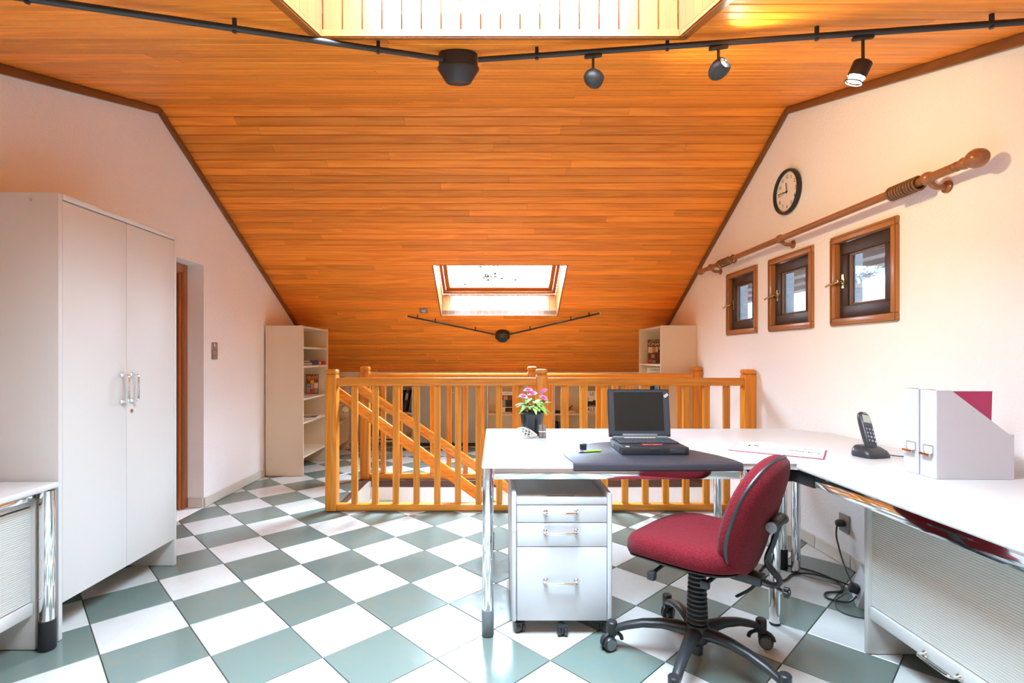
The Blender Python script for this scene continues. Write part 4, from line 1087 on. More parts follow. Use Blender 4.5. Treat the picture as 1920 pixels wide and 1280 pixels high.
for x in (-.0145, .0145): obj('phone_key', box(B(), x - .0058, x + .0058, .086, .096, .009, .0106, .001, 1, HF), M['keycap'], hs)
obj('phone_key', box(B(), -.0045, .0045, .085, .097, .009, .0106, .001, 1, HF), M['keycap'], hs)
for k in range(3): obj('phone_key', box(B(), -.0185 + k * .0145, -.0105 + k * .0145, .011, .016, .009, .0104, .001, 1, HF), M['keycap'], hs)
tag(obj('phone_cable', tube(B(), smooth_pts([(1.722, 2.262, DZ + .010), (1.76, 2.25, DZ + .004), (1.80, 2.235, DZ + .0035), (1.86, 2.22, DZ + .0035), (1.925, 2.20, DZ + .0035)], 6), .0022, 8), M['black']), 'thin black cable leading from the telephone cradle towards the wall', 'cable')

def file_box(y0, y1, label, folder=False):
    x0, x1, h = 1.585, 1.862, .318
    f = thing('magazine_file', ((x0 + x1) / 2, (y0 + y1) / 2, DZ), label, 'file box', group='white magazine files on the desk')
    t_ = .0022; z0 = DZ + .001
    side = [(x0, z0), (x1, z0), (x1, z0 + .160), (x1 - .016, z0 + .160), (x0 + .052, z0 + h), (x0, z0 + h)]
    for ya in (y0, y1 - t_):
        b = B(); loft(b, [[(x, y, z) for x, z in side] for y in (ya, ya + t_)]); obj('side_panel', b, M['card'], f, False)
    obj('spine', box(B(), x0 - .0005, x0 + t_, y0 + t_ + .0002, y1 - t_ - .0002, z0, z0 + h), M['card'], f, False)
    obj('base_panel', box(B(), x0 + t_ + .0002, x1 - t_, y0 + t_ + .0002, y1 - t_ - .0002, z0, z0 + t_), M['card'], f, False)
    obj('back_panel', box(B(), x1 - t_, x1, y0 + t_ + .0002, y1 - t_ - .0002, z0 + .001, z0 + .158), M['card'], f, False)
    fr = frame((x0 - .0006, (y0 + y1) / 2, z0 + .098), (0, -1, 0), (0, 0, 1))
    lb = B(); 
    for (a0, a1, b0, b1) in ((-.022, .022, .016, .019), (-.022, -.019, -.008, .016), (.019, .022, -.008, .016), (-.022, .022, -.011, -.008)): box(lb, a0, a1, b0, b1, 0, .002, mat=fr)
    hl = obj('label_holder', lb, M['steel'], f, False)
    obj('label_card', box(B(), -.0188, .0188, -.0078, .0158, 0, .0006, mat=fr), M['paper'], f, False)
    b = B(); loft(b, [[fr @ Vector((x, y, z)) for y, z in ((-.006, .002), (-.010, .016), (-.017, .018), (-.020, .012), (-.018, .010), (-.014, .013), (-.009, .002))] for x in (-.022, .022)]); obj('pull', b, M['chrome'], f)
    return f
file_box(1.914, 1.985, 'white magazine file standing nearer the telephone')
f2 = file_box(1.836, 1.908, 'white magazine file with a magenta folder sticking out')
fo = thing('folder', (1.74, 1.895, DZ), 'magenta cardboard folder standing in the white magazine file', 'folder')
b = B(); loft(b, [[(x, y, z) for x, z in ((1.592, DZ + .004), (1.835, DZ + .004), (1.845, DZ + .312), (1.592, DZ + .312))] for y in (1.899, 1.903)]); obj('front_cover', b, M['magenta'], fo, False)
b = B(); loft(b, [[(x, y, z) for x, z in ((1.594, DZ + .004), (1.83, DZ + .004), (1.838, DZ + .306), (1.594, DZ + .306))] for y in (1.8955, 1.898)]); obj('back_cover', b, M['magenta'], fo, False)

# ------------------------------------------------------------------ bookcases
def bookcase(x_face, x_back, y0, y1, h, s, shelves, label, z_bottom=.185, screws=True):
    """bookcase standing against a side wall, open side facing along s * x"""
    c = thing('bookcase', ((x_face + x_back) / 2, (y0 + y1) / 2, 0), label, 'bookcase')
    X0, X1 = sorted((x_face, x_back)); t_ = .018
    for ya in (y0, y1 - t_):
        sp_ = obj('side_panel', box(B(), X0, X1, ya, ya + t_, .001, h, .0015, 1), M['cream'], c)
        b = B(); xf = x_face - s * .038
        for k in range(int((h - .35) / .032)):           # rows of shelf-pin holes
            zz = .26 + k * .032
            for yy, dr in ((ya + t_, 1),) if ya == y0 else ((ya, -1),):
                lathe(b, [(.0028, 0), (.0028, .0006)], axis_mat((xf, yy, zz), (0, dr, 0)), 6)
        o = obj('pin_holes', b, M['ink'], sp_, False); o['kind'] = 'stuff'
        if screws and ya == y0:
            for zz in (.16, h * .55, h - .012):
                for xx in (X0 + .06, X1 - .06): obj('screw_cap', lathe(B(), [(.006, 0), (.005, .0015)], axis_mat((xx, y0, zz), (0, -1, 0)), 10), M['steel'], sp_)
    xb0, xb1 = (X0, X0 + .006) if s > 0 else (X1 - .006, X1)
    xi0, xi1 = (xb1, X1 - .004) if s > 0 else (X0 + .004, xb0)
    obj('back_panel', box(B(), xb0, xb1, y0 + t_, y1 - t_, .03, h - .002), M['cream'], c, False)
    for z in [z_bottom] + list(shelves) + [h - .004]:
        obj('shelf', box(B(), xi0, xi1, y0 + t_ + .0005, y1 - t_ - .0005, z - .018, z, .001, 1), M['cream'], c)
    return c
bookcase(-1.868, XL + .014, 4.985, 5.735, 1.466, 1, (.520, .752, 1.072, 1.258), 'tall cream bookcase against the left wall')
bookcase(1.608, XR - .002, 4.965, 5.715, 1.466, -1, (.520, .760, 1.087, ), 'tall cream bookcase against the right wall')
bookcase(-1.868, XL + .014, 5.745, 6.575, .81, 1, (.37, .585), 'low cream bookcase next to the tall left one', .11, False)

YLF = 6.60
def low_case(x0, x1, shelves, label):
    h = .80; yb = YK - .004; c = thing('bookcase', ((x0 + x1) / 2, (YLF + yb) / 2, 0), label, 'bookcase')
    for x in (x0, x1 - .018): obj('side_panel', box(B(), x, x + .018, YLF, yb, .001, h, .0015, 1), M['cream'], c)
    obj('back_panel', box(B(), x0 + .0182, x1 - .0182, yb - .006, yb, .02, h - .02), M['cream'], c, False)
    for z in [.08] + list(shelves) + [h - .001]: obj('shelf', box(B(), x0 + .0185, x1 - .0185, YLF + .002, yb - .0065, z - .018, z, .001, 1), M['cream'], c)
    return c
low_case(-1.70, -1.055, (.10 + .02, .44), 'low cream bookcase with dark binders at the back left')
low_case(-.105, .755, (.425,), 'low cream bookcase in the middle of the knee wall')
low_case(.757, 1.592, (.425,), 'low cream bookcase at the right end of the knee wall')
cb = thing('cupboard', (-.58, 6.73, 0), 'low grey-green two-door cupboard under the roof slope', 'cupboard')
obj('body', box(B(), -1.053, -.107, YLF + .02, YK - .004, .05, .80, .002), M['greycab'], cb)
for x0, x1 in ((-1.052, -.581), (-.579, -.108)):
    dr = obj('door', box(B(), x0, x1, YLF, YLF + .0195, .05, .795, .002), M['greycab'], cb)
    kx = x1 - .04 if x0 < -1 else x0 + .04
    obj('knob', lathe(B(), [(.004, 0), (.004, .012), (.011, .016), (.011, .022), (.006, .025)], axis_mat((kx, YLF, .70), (0, -1, 0)), 14), M['steel'], dr)
obj('plinth', box(B(), -1.05, -.11, YLF + .04, YK - .01, .001, .049), M['bulk'], cb, False)

# ------------------------------------------------------------------ books and magazines
def cover_book(name, fr, w, h, t, cover, label, cat='book'):
    """book seen from the front; fr: x right, y up, z towards the viewer, origin at the bottom centre of the front"""
    o_ = fr.translation.copy(); b = thing(name, (o_.x, o_.y, o_.z), label, cat)
    obj('cover', box(B(), -w / 2, w / 2, 0, h, -t, 0, .001, 1, fr), M[cover], b)
    obj('page_block', box(B(), -w / 2 + .003, w / 2 + .0008, .003, h - .003, -t + .002, -.002, mat=fr), M['paper'], b, False)
    return b
def patch(par, fr, x0, x1, y0, y1, mat, name='printed_patch', z=.0002): return obj(name, box(B(), x0, x1, y0, y1, z, z + .0006, mat=fr), M[mat], par, False)
# orange-titled book in the tall left bookcase, turned to the room
a = math.radians(12)
fr = frame((-2.005, 5.20, .7525), (math.cos(a), math.sin(a), 0), (math.sin(a) * .10, -math.cos(a) * -.10, 1)); fr = frame(fr.translation, fr.col[0].to_3d(), (Vector((0, .10, 1))))
r_ = Vector((math.cos(a), math.sin(a), 0)); n_ = Vector((math.sin(a), -math.cos(a), 0)); u_ = (Vector((0, 0, 1)) - n_ * .10).normalized()
fr = frame((-2.010, 5.63, .7535), r_, u_)
q = cover_book('book', fr, .135, .215, .03, 'brown_cover', 'brown book with a large orange title in the tall left bookcase')
text('title', 'quid', .068, M['orange_ink'], q, fr @ Matrix.Translation((0, .186, .0006)))
for (x0, x1, y0, y1, mm) in ((-.060, -.020, .030, .075, 'grey_ink'), (-.018, .018, .112, .150, 'orange_ink'), (-.058, -.022, .082, .110, 'blue_ink'), (.022, .060, .060, .120, 'cream_ink'), (-.016, .018, .050, .108, 'skin_ink'), (-.004, .018, .008, .060, 'red_ink'), (.022, .058, .010, .055, 'grey_ink'), (-.060, -.010, .006, .028, 'red_ink')): patch(q, fr, x0, x1, y0, y1, mm)
def flat_book(x, y, z, w, d, t, rz, mat, label, cat='book'):
    b = thing('book', (x, y, z), label, cat, rz); m = wmat(b)
    obj('cover', box(box(B(), -w / 2, w / 2, -d / 2, d / 2, 0.0003, .0028, .0008, 1, m), -w / 2, w / 2, -d / 2, d / 2, t - .0028, t, .0008, 1, m), M[mat], b)
    obj('spine', box(B(), w / 2 - .0022, w / 2, -d / 2, d / 2, .0029, t - .0029, mat=m), M[mat], b, False)
    obj('page_block', box(B(), -w / 2 + .003, w / 2 - .0024, -d / 2 + .003, d / 2 - .003, .003, t - .003, mat=m), M['paper'], b, False); return b
b1 = flat_book(-1.985, 5.42, 1.0725, .17, .24, .030, .06, 'blue_cover', 'dark blue book lying flat in the tall left bookcase')
b2 = flat_book(-1.985, 5.41, 1.1030, .16, .22, .022, -.05, 'blue_cover', 'slimmer dark blue book lying on top of the other blue one')
b3 = flat_book(-1.975, 5.63, 1.0725, .18, .15, .040, .02, 'red_cover', 'red book lying flat in the tall left bookcase')
b4 = flat_book(-1.965, 5.42, .5205, .20, .28, .009, .15, 'paper', 'magazine lying flat in the tall left bookcase', 'magazine')
fr = wmat(b4) @ Matrix.Translation((0, 0, .0092)); patch(b4, fr, -.08, .08, -.11, .09, 'brown_cover'); patch(b4, fr, -.06, .02, -.05, .06, 'skin_ink', z=.001)
# right-hand bookcase: two magazines shown by their covers
a = math.radians(-10); r_ = Vector((math.cos(a), math.sin(a), 0)); n_ = Vector((math.sin(a), -math.cos(a), 0)); u_ = (Vector((0, 0, 1)) - n_ * .10).normalized()
fr = frame((1.760, 5.56, 1.088), r_, u_)
q = cover_book('magazine', fr, .19, .262, .012, 'brown_cover', 'dark picture magazine on the top shelf of the right bookcase', 'magazine')
text('title', 'ONAVA', .050, M['cream_ink'], q, fr @ Matrix.Translation((0, .210, .0006)))
text('heading', 'PAGES CUISINE', .019, M['cream_ink'], q, fr @ Matrix.Translation((0, .246, .0006)))
for (x0, x1, y0, y1, mm) in ((-.09, -.045, .115, .180, 'cream_ink'), (-.042, -.015, .120, .178, 'skin_ink'), (-.012, .010, .125, .182, 'cream_ink'), (.016, .050, .150, .185, 'skin_ink'), (.055, .090, .140, .175, 'cream_ink'), (-.06, -.025, .060, .100, 'skin_ink'), (-.09, -.055, .008, .040, 'red_ink'), (-.05, -.015, .006, .035, 'grey_ink'), (.03, .09, .002, .018, 'cream_ink'), (.030, .055, .030, .130, 'grey_ink')): patch(q, fr, x0, x1, y0, y1, mm)
fr = frame((1.755, 5.52, .761), r_, u_)
q = cover_book('magazine', fr, .21, .285, .010, 'paper', 'white picture magazine on the second shelf of the right bookcase', 'magazine')
text('title', 'OREBELP', .030, M['grey_ink'], q, fr @ Matrix.Translation((-.02, .258, .0006)))
for (x0, x1, y0, y1, mm) in ((-.095, .005, .130, .225, 'ink'), (-.07, -.03, .16, .21, 'blue_ink'), (-.025, .0, .19, .22, 'green_ink'), (.012, .095, .130, .225, 'brown_cover'), (.03, .08, .15, .20, 'grey_ink'), (-.095, .005, .02, .122, 'blue_ink'), (-.08, -.03, .03, .09, 'ink'), (.012, .095, .02, .122, 'ink'), (.03, .07, .04, .10, 'cream_ink')): patch(q, fr, x0, x1, y0, y1, mm)
# knee-wall shelves
fr = frame((.165, YLF + .09, .4265), (1, 0, 0), (0, .12, 1))
q = cover_book('magazine', fr, .195, .275, .010, 'paper', 'white magazine with a dark portrait in the middle low bookcase', 'magazine')
text('title', 'OREBELP', .027, M['grey_ink'], q, fr @ Matrix.Translation((-.01, .252, .0006)))
for (x0, x1, y0, y1, mm) in ((-.085, .090, .075, .230, 'brown_cover'), (-.05, .0, .17, .22, 'skin_ink'), (-.075, -.03, .085, .165, 'grey_ink'), (-.02, .085, .08, .165, 'ink'), (-.03, .085, .012, .068, 'ink'), (.0, .06, .02, .045, 'red_ink')): patch(q, fr, x0, x1, y0, y1, mm, z=.0002 + .0007 * (mm != 'brown_cover'))
fr = frame((1.255, YLF + .09, .4265), (1, 0, 0), (0, .12, 1))
q = cover_book('book', fr, .205, .285, .025, 'paper', 'pale book with a black and white mountain cover in the right low bookcase')
text('title', 'LE', .060, M['ink'], q, fr @ Matrix.Translation((.02, .245, .0006)))
text('title', 'ALI', .072, M['ink'], q, fr @ Matrix.Translation((-.005, .042, .0006)))
for (x0, x1, y0, y1, mm) in ((-.095, .095, .080, .150, 'ink'), (-.095, -.03, .150, .195, 'grey_ink'), (.03, .095, .12, .165, 'ink'), (-.02, .05, .085, .10, 'grey_ink')): patch(q, fr, x0, x1, y0, y1, mm, z=.0002 + .0007 * (mm != 'ink'))
def spine_row(specs, y, z, base_label, grp):
    for (x, w, h, d, tilt, mat, lab) in specs:
        b = thing('binder' if 'binder' in lab else 'book', (x, y + d / 2, z), lab, 'binder' if 'binder' in lab else 'book', group=grp)
        m = Matrix.Translation((x, y, z + .0008)) @ Matrix.Rotation(tilt, 4, 'Y')
        if tilt > 0: m = m @ Matrix.Translation((-w / 2, 0, 0)) if False else Matrix.Translation((x, y, z + .0008 + abs(math.sin(tilt)) * w / 2)) @ Matrix.Rotation(tilt, 4, 'Y')
        obj('cover', box(B(), -w / 2, w / 2, 0, d, 0, h, .002, 1, m), M[mat], b)
        obj('page_block', box(B(), -w / 2 + .002, w / 2 - .002, .004, d - .002, .002, h + .0006, mat=m), M['paper'], b, False)
        if w > .03: obj('spine_label', box(B(), -w * .3, w * .3, -.0006, 0, h * .55, h * .85, mat=m), M['grey_ink'], b, False)
spine_row([(-1.245, .048, .29, .20, .17, 'bulk', 'black ring binder leaning on the upper shelf, left of the pair'), (-1.175, .046, .29, .20, .17, 'bulk', 'black ring binder leaning on the upper shelf, right of the pair')], YLF + .02, .4405, '', 'binders in the low left bookcase')
spine_row([(-1.62, .05, .26, .19, -.10, 'bulk', 'black binder leaning at the left end of the bottom shelf'), (-1.552, .04, .25, .19, -.12, 'blue_cover', 'dark binder leaning beside the black one on the bottom shelf')], YLF + .02, .1205 + .008, '', 'binders in the low left bookcase')
q = cover_book('magazine', frame((-1.50, YLF + .10, .4415), (1, 0, 0), (0, .1, 1)), .16, .23, .008, 'grey_ink', 'grey picture magazine standing in the low left bookcase', 'magazine')
patch(q, frame((-1.50, YLF + .10, .4415), (1, 0, 0), (0, .1, 1)), -.06, .06, .04, .16, 'cream_ink')
spine_row([(.655, .030, .25, .18, .0, 'green_cover', 'green book standing at the right end of the middle low bookcase')], YLF + .02, .0805, '', 'books in the low bookcases')
spine_row([(.810, .030, .25, .19, -.10, 'bulk', 'black book leaning at the left end of the right low bookcase'), (.852, .026, .24, .18, -.11, 'blue_cover', 'dark blue book leaning beside the black book'), (.892, .028, .22, .18, -.12, 'green_cover', 'green book leaning beside the dark blue one')], YLF + .02, .0835, '', 'books in the low bookcases')
# carved bird and a little box on the right low shelf
bx = thing('small_box', (.815, 6.68, .425), 'small dark box on the right low bookcase shelf', 'box')
obj('box_body', box(B(), .782, .848, 6.655, 6.705, .4255, .447, .003, 1), M['ink'], bx); obj('box_lid', box(B(), .780, .850, 6.653, 6.707, .4475, .457, .003, 1), M['bulk'], bx)
og = thing('carved_ornament', (.975, 6.68, .425), 'carved brown ornament on a pale base in the right low bookcase', 'ornament')
obj('base_block', box(B(), .905, 1.045, 6.65, 6.71, .4255, .455, .006, 2), M['cream'], og)
b = B(); rings = []
for t_ in [i / 8 for i in range(9)]:
    c = Vector((.925 + .085 * t_, 6.68, .476 + .030 * t_ * t_ + (.012 if t_ > .8 else 0))); r_ = .019 * math.sin(PI * (.08 + .84 * t_)) ** .7 + .002
    rings.append([c + Vector((0, r_ * math.cos(q_), r_ * math.sin(q_))) for q_ in [2 * PI * k / 12 for k in range(12)]])
loft(b, rings); tube(b, [(.925, 6.68, .474), (.905, 6.68, .482), (.893, 6.68, .496)], [.008, .006, .002], 8); tube(b, [(.965, 6.68, .462), (.965, 6.68, .4555)], .007, 8)
obj('figure', b, M['block'], og)
bw = thing('bowl', (-1.97, 6.42, .81), 'brown bowl on top of the low left bookcase', 'bowl')
obj('bowl_body', lathe(B(), [(.035, .001), (.04, .006), (.07, .045), (.088, .085), (.085, .088), (.066, .050), (.03, .014)], Matrix.Translation((-1.97, 6.42, .8062)), 28), M['ring'], bw)
obj('bowl_rim', lathe(B(), [(.0885, .0885), (.091, .092), (.0885, .0955), (.086, .092), (.0885, .0885)], Matrix.Translation((-1.97, 6.42, .8062)), 28, False), M['block'], bw)

# ------------------------------------------------------------------ wall clock
CKY, CKZ, CR = 3.41, 2.262, .149
ck = thing('wall_clock', (XR, CKY, CKZ - CR), 'round black-rimmed wall clock above the curtain rod', 'clock')
FC = frame((XR - .001, CKY, CKZ), (0, -1, 0), (0, 0, 1))
obj('rim', lathe(B(), [(CR * .95, 0), (CR, .006), (CR, .022), (CR * .97, .030), (CR * .92, .032), (CR * .87, .026), (CR * .855, .012)], FC, 48, False), M['black'], ck)
obj('dial', lathe(B(), [(CR * .86, .010), (CR * .86, .0135), (.001, .0136)], FC, 40), M['face'], ck)
for k in range(1, 13):
    a = PI / 2 - k * PI / 6; text('numeral', str(k), .034, M['ink'], ck, FC @ Matrix.Translation((.098 * math.cos(a), .098 * math.sin(a), .0142)), thick=.0003)
b = B()
for k in range(60):
    m = FC @ Matrix.Rotation(-k * PI / 30, 4, 'Z'); box(b, -.0007, .0007, .118, .124 if k % 5 else .116 + .010, .0138, .0144, mat=m)
o = obj('minute_marks', b, M['ink'], ck, False); o['kind'] = 'stuff'
obj('hour_hand', box(B(), -.003, .003, -.012, .062, .0165, .0180, mat=FC @ Matrix.Rotation(math.radians(6), 4, 'Z')), M['ink'], ck, False)
obj('minute_hand', box(B(), -.0022, .0022, -.016, .094, .0185, .0198, mat=FC @ Matrix.Rotation(math.radians(84), 4, 'Z')), M['ink'], ck, False)
obj('second_hand', box(B(), -.0008, .0008, -.022, .100, .0203, .0210, mat=FC @ Matrix.Rotation(math.radians(98), 4, 'Z')), M['ink'], ck, False)
obj('hand_cap', lathe(B(), [(.005, .0145), (.005, .023), (.003, .024)], FC, 12), M['ink'], ck)

# ------------------------------------------------------------------ curtain rod with rings
RX, RZr = 1.872, 1.937
cr = thing('curtain_rod', (RX, 3.3, RZr), 'turned brown wooden curtain rod above the three small windows', 'curtain rod')
obj('rod', cyl(B(), (RX, 2.085, RZr), (RX, 4.56, RZr), .0190, seg=20), M['rod'], cr)
fin = [(.016, 0), (.020, .004), (.020, .016), (.014, .022), (.022, .034), (.025, .046), (.020, .058), (.026, .066), (.036, .085), (.038, .102), (.030, .122), (.019, .130), (.018, .134), (.008, .137)]
obj('finial', lathe(B(), fin, axis_mat((RX, 2.086, RZr), (0, -1, 0)), 24), M['rod'], cr)
obj('finial', lathe(B(), [(r * .85, z) for r, z in fin], axis_mat((RX, 4.559, RZr), (0, 1, 0)), 24), M['rod'], cr)
for y in (2.215, 3.36, 4.44):
    b = lathe(B(), [(.018, -.022), (.026, -.014), (.029, 0), (.026, .014), (.018, .022)], axis_mat((RX, y, RZr), (0, 1, 0)), 20)
    b2_ = smooth_pts([(RX + .012, y, RZr - .018), (RX + .035, y, RZr - .036), (XR - .012, y, RZr - .036)], 4); tube(b, b2_, .012, 10)
    lathe(b, [(.026, 0), (.026, .008), (.016, .014)], axis_mat((XR - .0005, y, RZr - .036), (-1, 0, 0)), 18)
    obj('bracket', b, M['rod'], cr)
ringb = B(); rp = [(0, .0295 * math.cos(2 * PI * k / 28), .0295 * math.sin(2 * PI * k / 28)) for k in range(28)]
rings = []
for k in range(28):
    a = 2 * PI * k / 28; c = Vector((.0295 * math.cos(a), 0, .0295 * math.sin(a))); rd = c.normalized()
    rings.append([c + rd * .0052 * math.cos(q_) + Vector((0, .0062 * math.sin(q_), 0)) for q_ in [2 * PI * j / 8 for j in range(8)]])
loft(ringb, rings, closed=True)
ring_me = bpy.data.meshes.new('curtain_ring'); bmesh.ops.recalc_face_normals(ringb, faces=ringb.faces[:]); ringb.to_mesh(ring_me); ringb.free(); ring_me.materials.append(M['ring'])
eye = B(); tube(eye, [(.0035 * math.cos(2 * PI * k / 10), 0, -.0385 + .0035 * math.sin(2 * PI * k / 10)) for k in range(11)], .0009, 5)
eye_me = bpy.data.meshes.new('ring_eye'); eye.to_mesh(eye_me); eye.free(); eye_me.materials.append(M['steel'])
for me_ in (ring_me,):
    for p in me_.polygons: p.use_smooth = True
def ring_at(y, rz, label, grp):
    o = bpy.data.objects.new('curtain_ring', ring_me); C.objects.link(o); o.location = (RX, y, RZr - .0050); o.rotation_euler = (0, 0, rz); tag(o, label, 'curtain ring', grp)
    e_ = bpy.data.objects.new('eyelet', eye_me); C.objects.link(e_); e_.parent = o
for k in range(10): ring_at(2.262 + k * .0165, random.uniform(-.05, .05), 'brown wooden curtain ring bunched at the near end of the rod', 'curtain rings at the near end')
for k in range(4): ring_at(4.10 + k * .052, random.uniform(-.12, .12), ['nearest', 'second', 'third', 'farthest'][k] + ' of the four brown curtain rings grouped at the far end of the rod', 'curtain rings at the far end')
ring_at(4.02, .45, 'single brown curtain ring hanging askew on the rod', 'curtain rings at the far end')

# ------------------------------------------------------------------ lighting tracks and spotlights
HUB = Vector((-.156, 2.165, 0)); HUB.z = zf(HUB.y)
def track_pt(x, slope, drop=.034):
    y = 2.150 + slope * (x + .156); return Vector((x, y, zf(y) - drop))
SL, SR = .563, -.2525
lt = thing('lighting_track', (HUB.x, HUB.y, HUB.z), 'long black two-armed lighting track on the front ceiling', 'lighting track')
FH = axis_mat(HUB, (0, math.sin(af), -math.cos(af)))
obj('transformer', lathe(B(), [(.080, .0005), (.083, .006), (.083, .048), (.088, .052), (.088, .060), (.052, .112), (.046, .113), (.044, .109), (.030, .109)], FH, 40), M['black_soft'], lt)
HE = .085
obj('rod', cyl(B(), track_pt(-.148 - .07, SL), track_pt(-2.20, SL), .0105, seg=14), M['black_soft'], lt)
obj('rod', cyl(B(), track_pt(-.148 + .08, SR), track_pt(1.90, SR), .0105, seg=14), M['black_soft'], lt)
for x, s in ((-.452, SL), (-.885, SL), (-1.35, SL), (-1.85, SL), (.169, SR), (.655, SR), (1.145, SR), (1.645, SR)):
    p = track_pt(x, s); b = cyl(B(), p + Vector((0, 0, -.014)), (p.x, p.y, zf(p.y) - .0008), .0075, seg=12); obj('bracket', b, M['black_soft'], lt)
def clampbar(p, d): return box(B(), -.035, .035, -.006, .006, -.026, -.0115, .002, 1, frame(p, d, (0, 0, 1)) @ Matrix.Rotation(-PI / 2, 4, 'X') if False else Matrix.Translation(p))
def egg(m, seg=28): return [m @ Vector((0, 0, 0))]
def spot(x, aim, ln, kind, label, power):
    p = track_pt(x, SR); t = thing('spotlight', p, label, 'spotlight', group='spotlights on the front lighting track')
    b = box(B(), -.034, .034, -.007, .007, -.024, -.0112, .003, 1, Matrix.Translation(p) @ Matrix.Rotation(math.atan(SR), 4, 'Z')); obj('clamp', b, M['black_soft'], t)
    q = p + Vector((0, 0, -.024 - ln)); obj('stem', cyl(B(), p + Vector((0, 0, -.0242)), q, .0052, seg=12), M['black_soft'], t)
    d = Vector(aim).normalized()
    if kind == 'egg':
        c = q + Vector((0, 0, -.030)) + d * .004; A = axis_mat(c, d)
        prof = [(.004, -.042), (.016, -.038), (.026, -.028), (.033, -.012), (.0345, .004), (.032, .018), (.0265, .029), (.0245, .0295), (.024, .027), (.022, .012), (.004, .008)]
        obj('shade', lathe(B(), prof, A, 32), M['black_soft'], t)
        obj('reflector', lathe(B(), [(.0215, .0125), (.0235, .0265), (.0225, .0268), (.019, .0135)], A, 28, False), M['chrome'], t)
        obj('bulb', lathe(B(), [(.006, .0125), (.011, .0145), (.011, .018), (.006, .021), (.001, .0215)], A, 18), M['bulb'], t)
        e = c + d * .034
    else:
        c = q + d * .030; A = axis_mat(c, d)
        obj('shade', lathe(B(), [(.010, -.036), (.027, -.034), (.030, -.030), (.030, .018), (.0285, .018), (.0275, -.010), (.008, -.012)], A, 32), M['black_soft'], t)
        for k in range(4):
            a = PI / 4 + k * PI / 2; pp = A @ Vector((.029 * math.cos(a), .029 * math.sin(a), .018)); obj('spacer', cyl(B(), pp, A @ Vector((.029 * math.cos(a), .029 * math.sin(a), .034)), .002, seg=8), M['black_soft'], t)
        obj('shade_ring', lathe(B(), [(.0275, .0342), (.031, .0342), (.031, .038), (.0275, .038), (.0275, .0342)], A, 28, False), M['black_soft'], t)
        obj('bulb', lathe(B(), [(.006, -.0115), (.020, .0), (.024, .014), (.025, .030), (.015, .034), (.001, .0345)], A, 20), M['bulb'], t)
        e = c + d * .044
    L_ = bpy.data.lights.new('spot_lamp', 'SPOT'); L_.energy = power; L_.color = (1, .80, .42); L_.spot_size = math.radians(95); L_.spot_blend = .9; L_.shadow_soft_size = .018
    lo_ = bpy.data.objects.new('spot_lamp', L_); C.objects.link(lo_); lo_.parent = t; lo_.matrix_local = wmat(t).inverted() @ (axis_mat(e, -d))
    return t
spot(.386, (1.45, .75, -.35), .050, 'egg', 'egg-shaped black spotlight nearest the transformer, turned to the right', 22)
spot(.830, (.35, -.75, .30), .046, 'egg', 'egg-shaped black spotlight in the middle, shining towards the viewer', 4)
spot(1.284, (-.30, .25, -.90), .080, 'can', 'cylindrical black spotlight at the right end with a glowing rim', 3)

def sb_pt(x, v_s, drop=.045): return Vector((x, RY, RZ)) + down * v_s - nb * drop
l2 = thing('lighting_track', P(3.02, 0, .088), 'short black two-armed lighting track below the rear roof window', 'lighting track')
H2 = P((6.0 - RY) / math.cos(ab), 0, .088); s_h = (5.975 - RY) / math.cos(ab)
obj('transformer', lathe(B(), [(.078, .0005), (.082, .006), (.082, .045), (.086, .050), (.086, .058), (.052, .100), (.046, .101), (.044, .098), (.030, .098)], axis_mat(P(s_h, 0, .088), -nb), 36), M['black_soft'], l2)
for (xe, ye) in ((-.955, 5.60), (1.13, 5.55)):
    s_e = (ye - RY) / math.cos(ab); a_ = sb_pt(.088, s_h - .005); c_ = sb_pt(xe, s_e); dd = (c_ - a_).normalized()
    obj('rod', cyl(B(), a_ + dd * .083, c_, .0095, seg=12), M['black_soft'], l2)
    obj('rod_end', cyl(B(), c_ + dd * .0003, c_ + dd * .008, .0115, seg=12), M['steel'], l2)
    for t_ in (.30, .72, .90):
        p = a_ + (c_ - a_) * t_
        if SBX[0] < p.x < SBX[1] and (p - Vector((0, RY, RZ))).dot(down) < SB[1]: continue
        obj('bracket', cyl(B(), p - nb * .012, p + nb * .0442, .006, seg=10), M['black_soft'], l2)

# ------------------------------------------------------------------ switches, sockets, cables
lsw = thing('light_switch', (XL, 4.10, 1.17), 'grey double light switch on the left wall', 'light switch')
obj('plate', box(B(), XL + .0005, XL + .010, 4.062, 4.138, 1.142, 1.278, .003), M['greyplate'], lsw)
for z0 in (1.150, 1.213): obj('rocker', box(B(), XL + .0102, XL + .016, 4.072, 4.128, z0, z0 + .057, .003), M['steel'], lsw)
sp2 = thing('blank_plate', P((5.545 - RY) / math.cos(ab), 0, -.775), 'small grey plate on the sloping ceiling beside the rear roof window', 'wall plate')
m = frame(P((5.56 - RY) / math.cos(ab), 0, -.775), (1, 0, 0), -down)
if (m.to_3x3() @ Vector((0, 0, 1))).dot(nb) > 0: m = frame(P((5.56 - RY) / math.cos(ab), 0, -.775), (-1, 0, 0), -down)
obj('plate', box(B(), -.043, .043, -.043, .043, .0005, .010, .003, 2, m), M['greyplate'], sp2); obj('insert', box(B(), -.020, .020, -.020, .020, .0102, .013, .002, 1, m), M['card'], sp2)
so = thing('wall_socket', (XR, 2.865, .19), 'grey wall socket low on the right wall', 'socket')
obj('plate', box(B(), XR - .010, XR - .0005, 2.825, 2.905, .185, .285, .003), M['greyplate'], so)
obj('insert', lathe(B(), [(.026, 0), (.026, .003), (.020, .004)], axis_mat((XR - .0102, 2.865, .235), (-1, 0, 0)), 24), M['greyplate'], so)
pg = thing('power_plug', (XR - .04, 2.865, .2), 'black plug in the wall socket with its cable hanging down', 'plug')
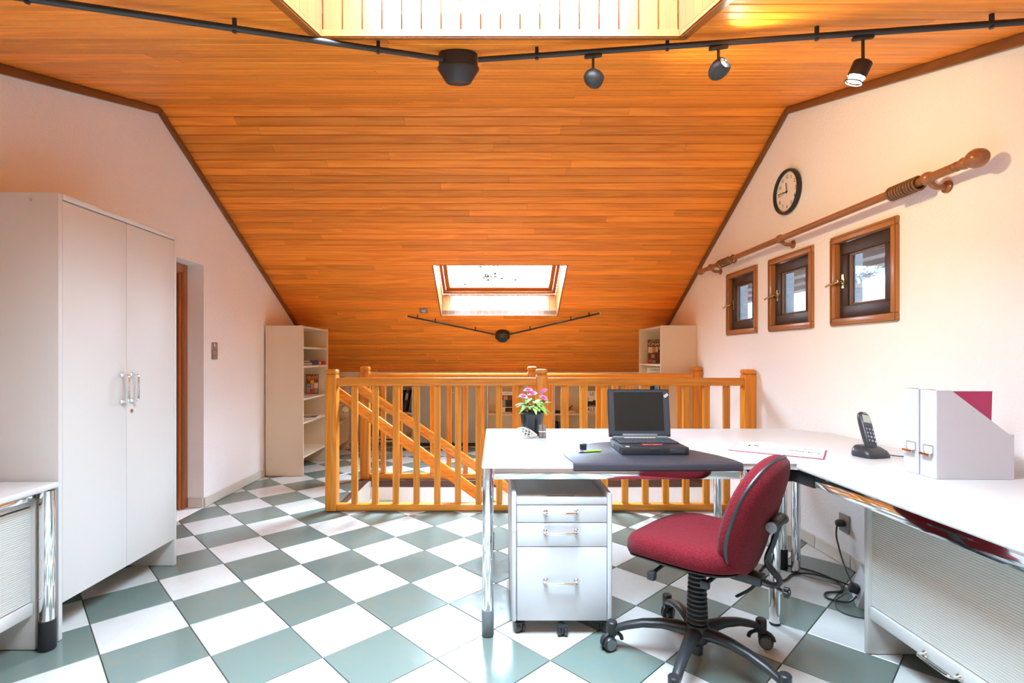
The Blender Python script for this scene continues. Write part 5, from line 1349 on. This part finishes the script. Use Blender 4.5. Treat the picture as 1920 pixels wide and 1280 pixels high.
obj('plug_body', lathe(B(), [(.020, 0), (.021, .004), (.021, .022), (.016, .034), (.010, .038)], axis_mat((XR - .0145, 2.865, .235), (-1, 0, 0)), 22), M['black'], pg)
obj('cable', tube(B(), smooth_pts([(XR - .046, 2.865, .225), (XR - .052, 2.862, .17), (XR - .05, 2.845, .11), (XR - .06, 2.80, .055), (XR - .09, 2.72, .02), (1.82, 2.60, .012), (1.80, 2.50, .03)], 7), .0042, 8), M['black'], pg)
ad = thing('power_adapter', (1.79, 2.46, 0), 'white and black power strip leaning on the floor behind the cabinet', 'power strip')
m = Matrix.Translation((1.700, 2.43, .004)) @ Matrix.Rotation(math.radians(-22), 4, 'Z') @ Matrix.Rotation(math.radians(14), 4, 'Y') @ Matrix.Rotation(math.radians(12), 4, 'X')
obj('case', box(B(), .0, .030, -.06, .09, .008, .155, .004, 2, m), M['card'], ad); obj('face', box(B(), .0305, .046, -.055, .085, .012, .150, .003, 2, m), M['black'], ad)
obj('plug', box(B(), -.040, -.0005, -.028, .012, .055, .095, .008, 2, m), M['black'], ad)
tag(recentre(obj('floor_cable', tube(B(), smooth_pts([(1.44, 2.78, .006), (1.52, 2.86, .006), (1.64, 2.84, .0055), (1.735, 2.745, .006), (1.765, 2.64, .006), (1.72, 2.54, .0055), (1.63, 2.52, .0055), (1.60, 2.46, .0055), (1.66, 2.41, .012), (1.695, 2.40, .045)], 8), .0048, 8), M['black'])), 'black mains cable curling over the floor to the power strip', 'cable')
tag(recentre(obj('floor_cable', tube(B(), smooth_pts([(1.40, 2.66, .0052), (1.50, 2.66, .0052), (1.585, 2.73, .0055), (1.66, 2.715, .0165), (1.735, 2.66, .0175), (1.79, 2.58, .013), (1.81, 2.52, .010)], 8), .0045, 8), M['black'])), 'black cable running from the desk leg under the looped mains cable', 'cable')
tag(recentre(obj('floor_cable', tube(B(), smooth_pts([(1.69, 2.455, .035), (1.60, 2.405, .02), (1.575, 2.345, .0035), (1.61, 2.29, .0035), (1.67, 2.275, .004), (1.70, 2.30, .006)], 8), .0022, 8), M['black'])), 'thin black wire looping beside the power strip', 'cable')
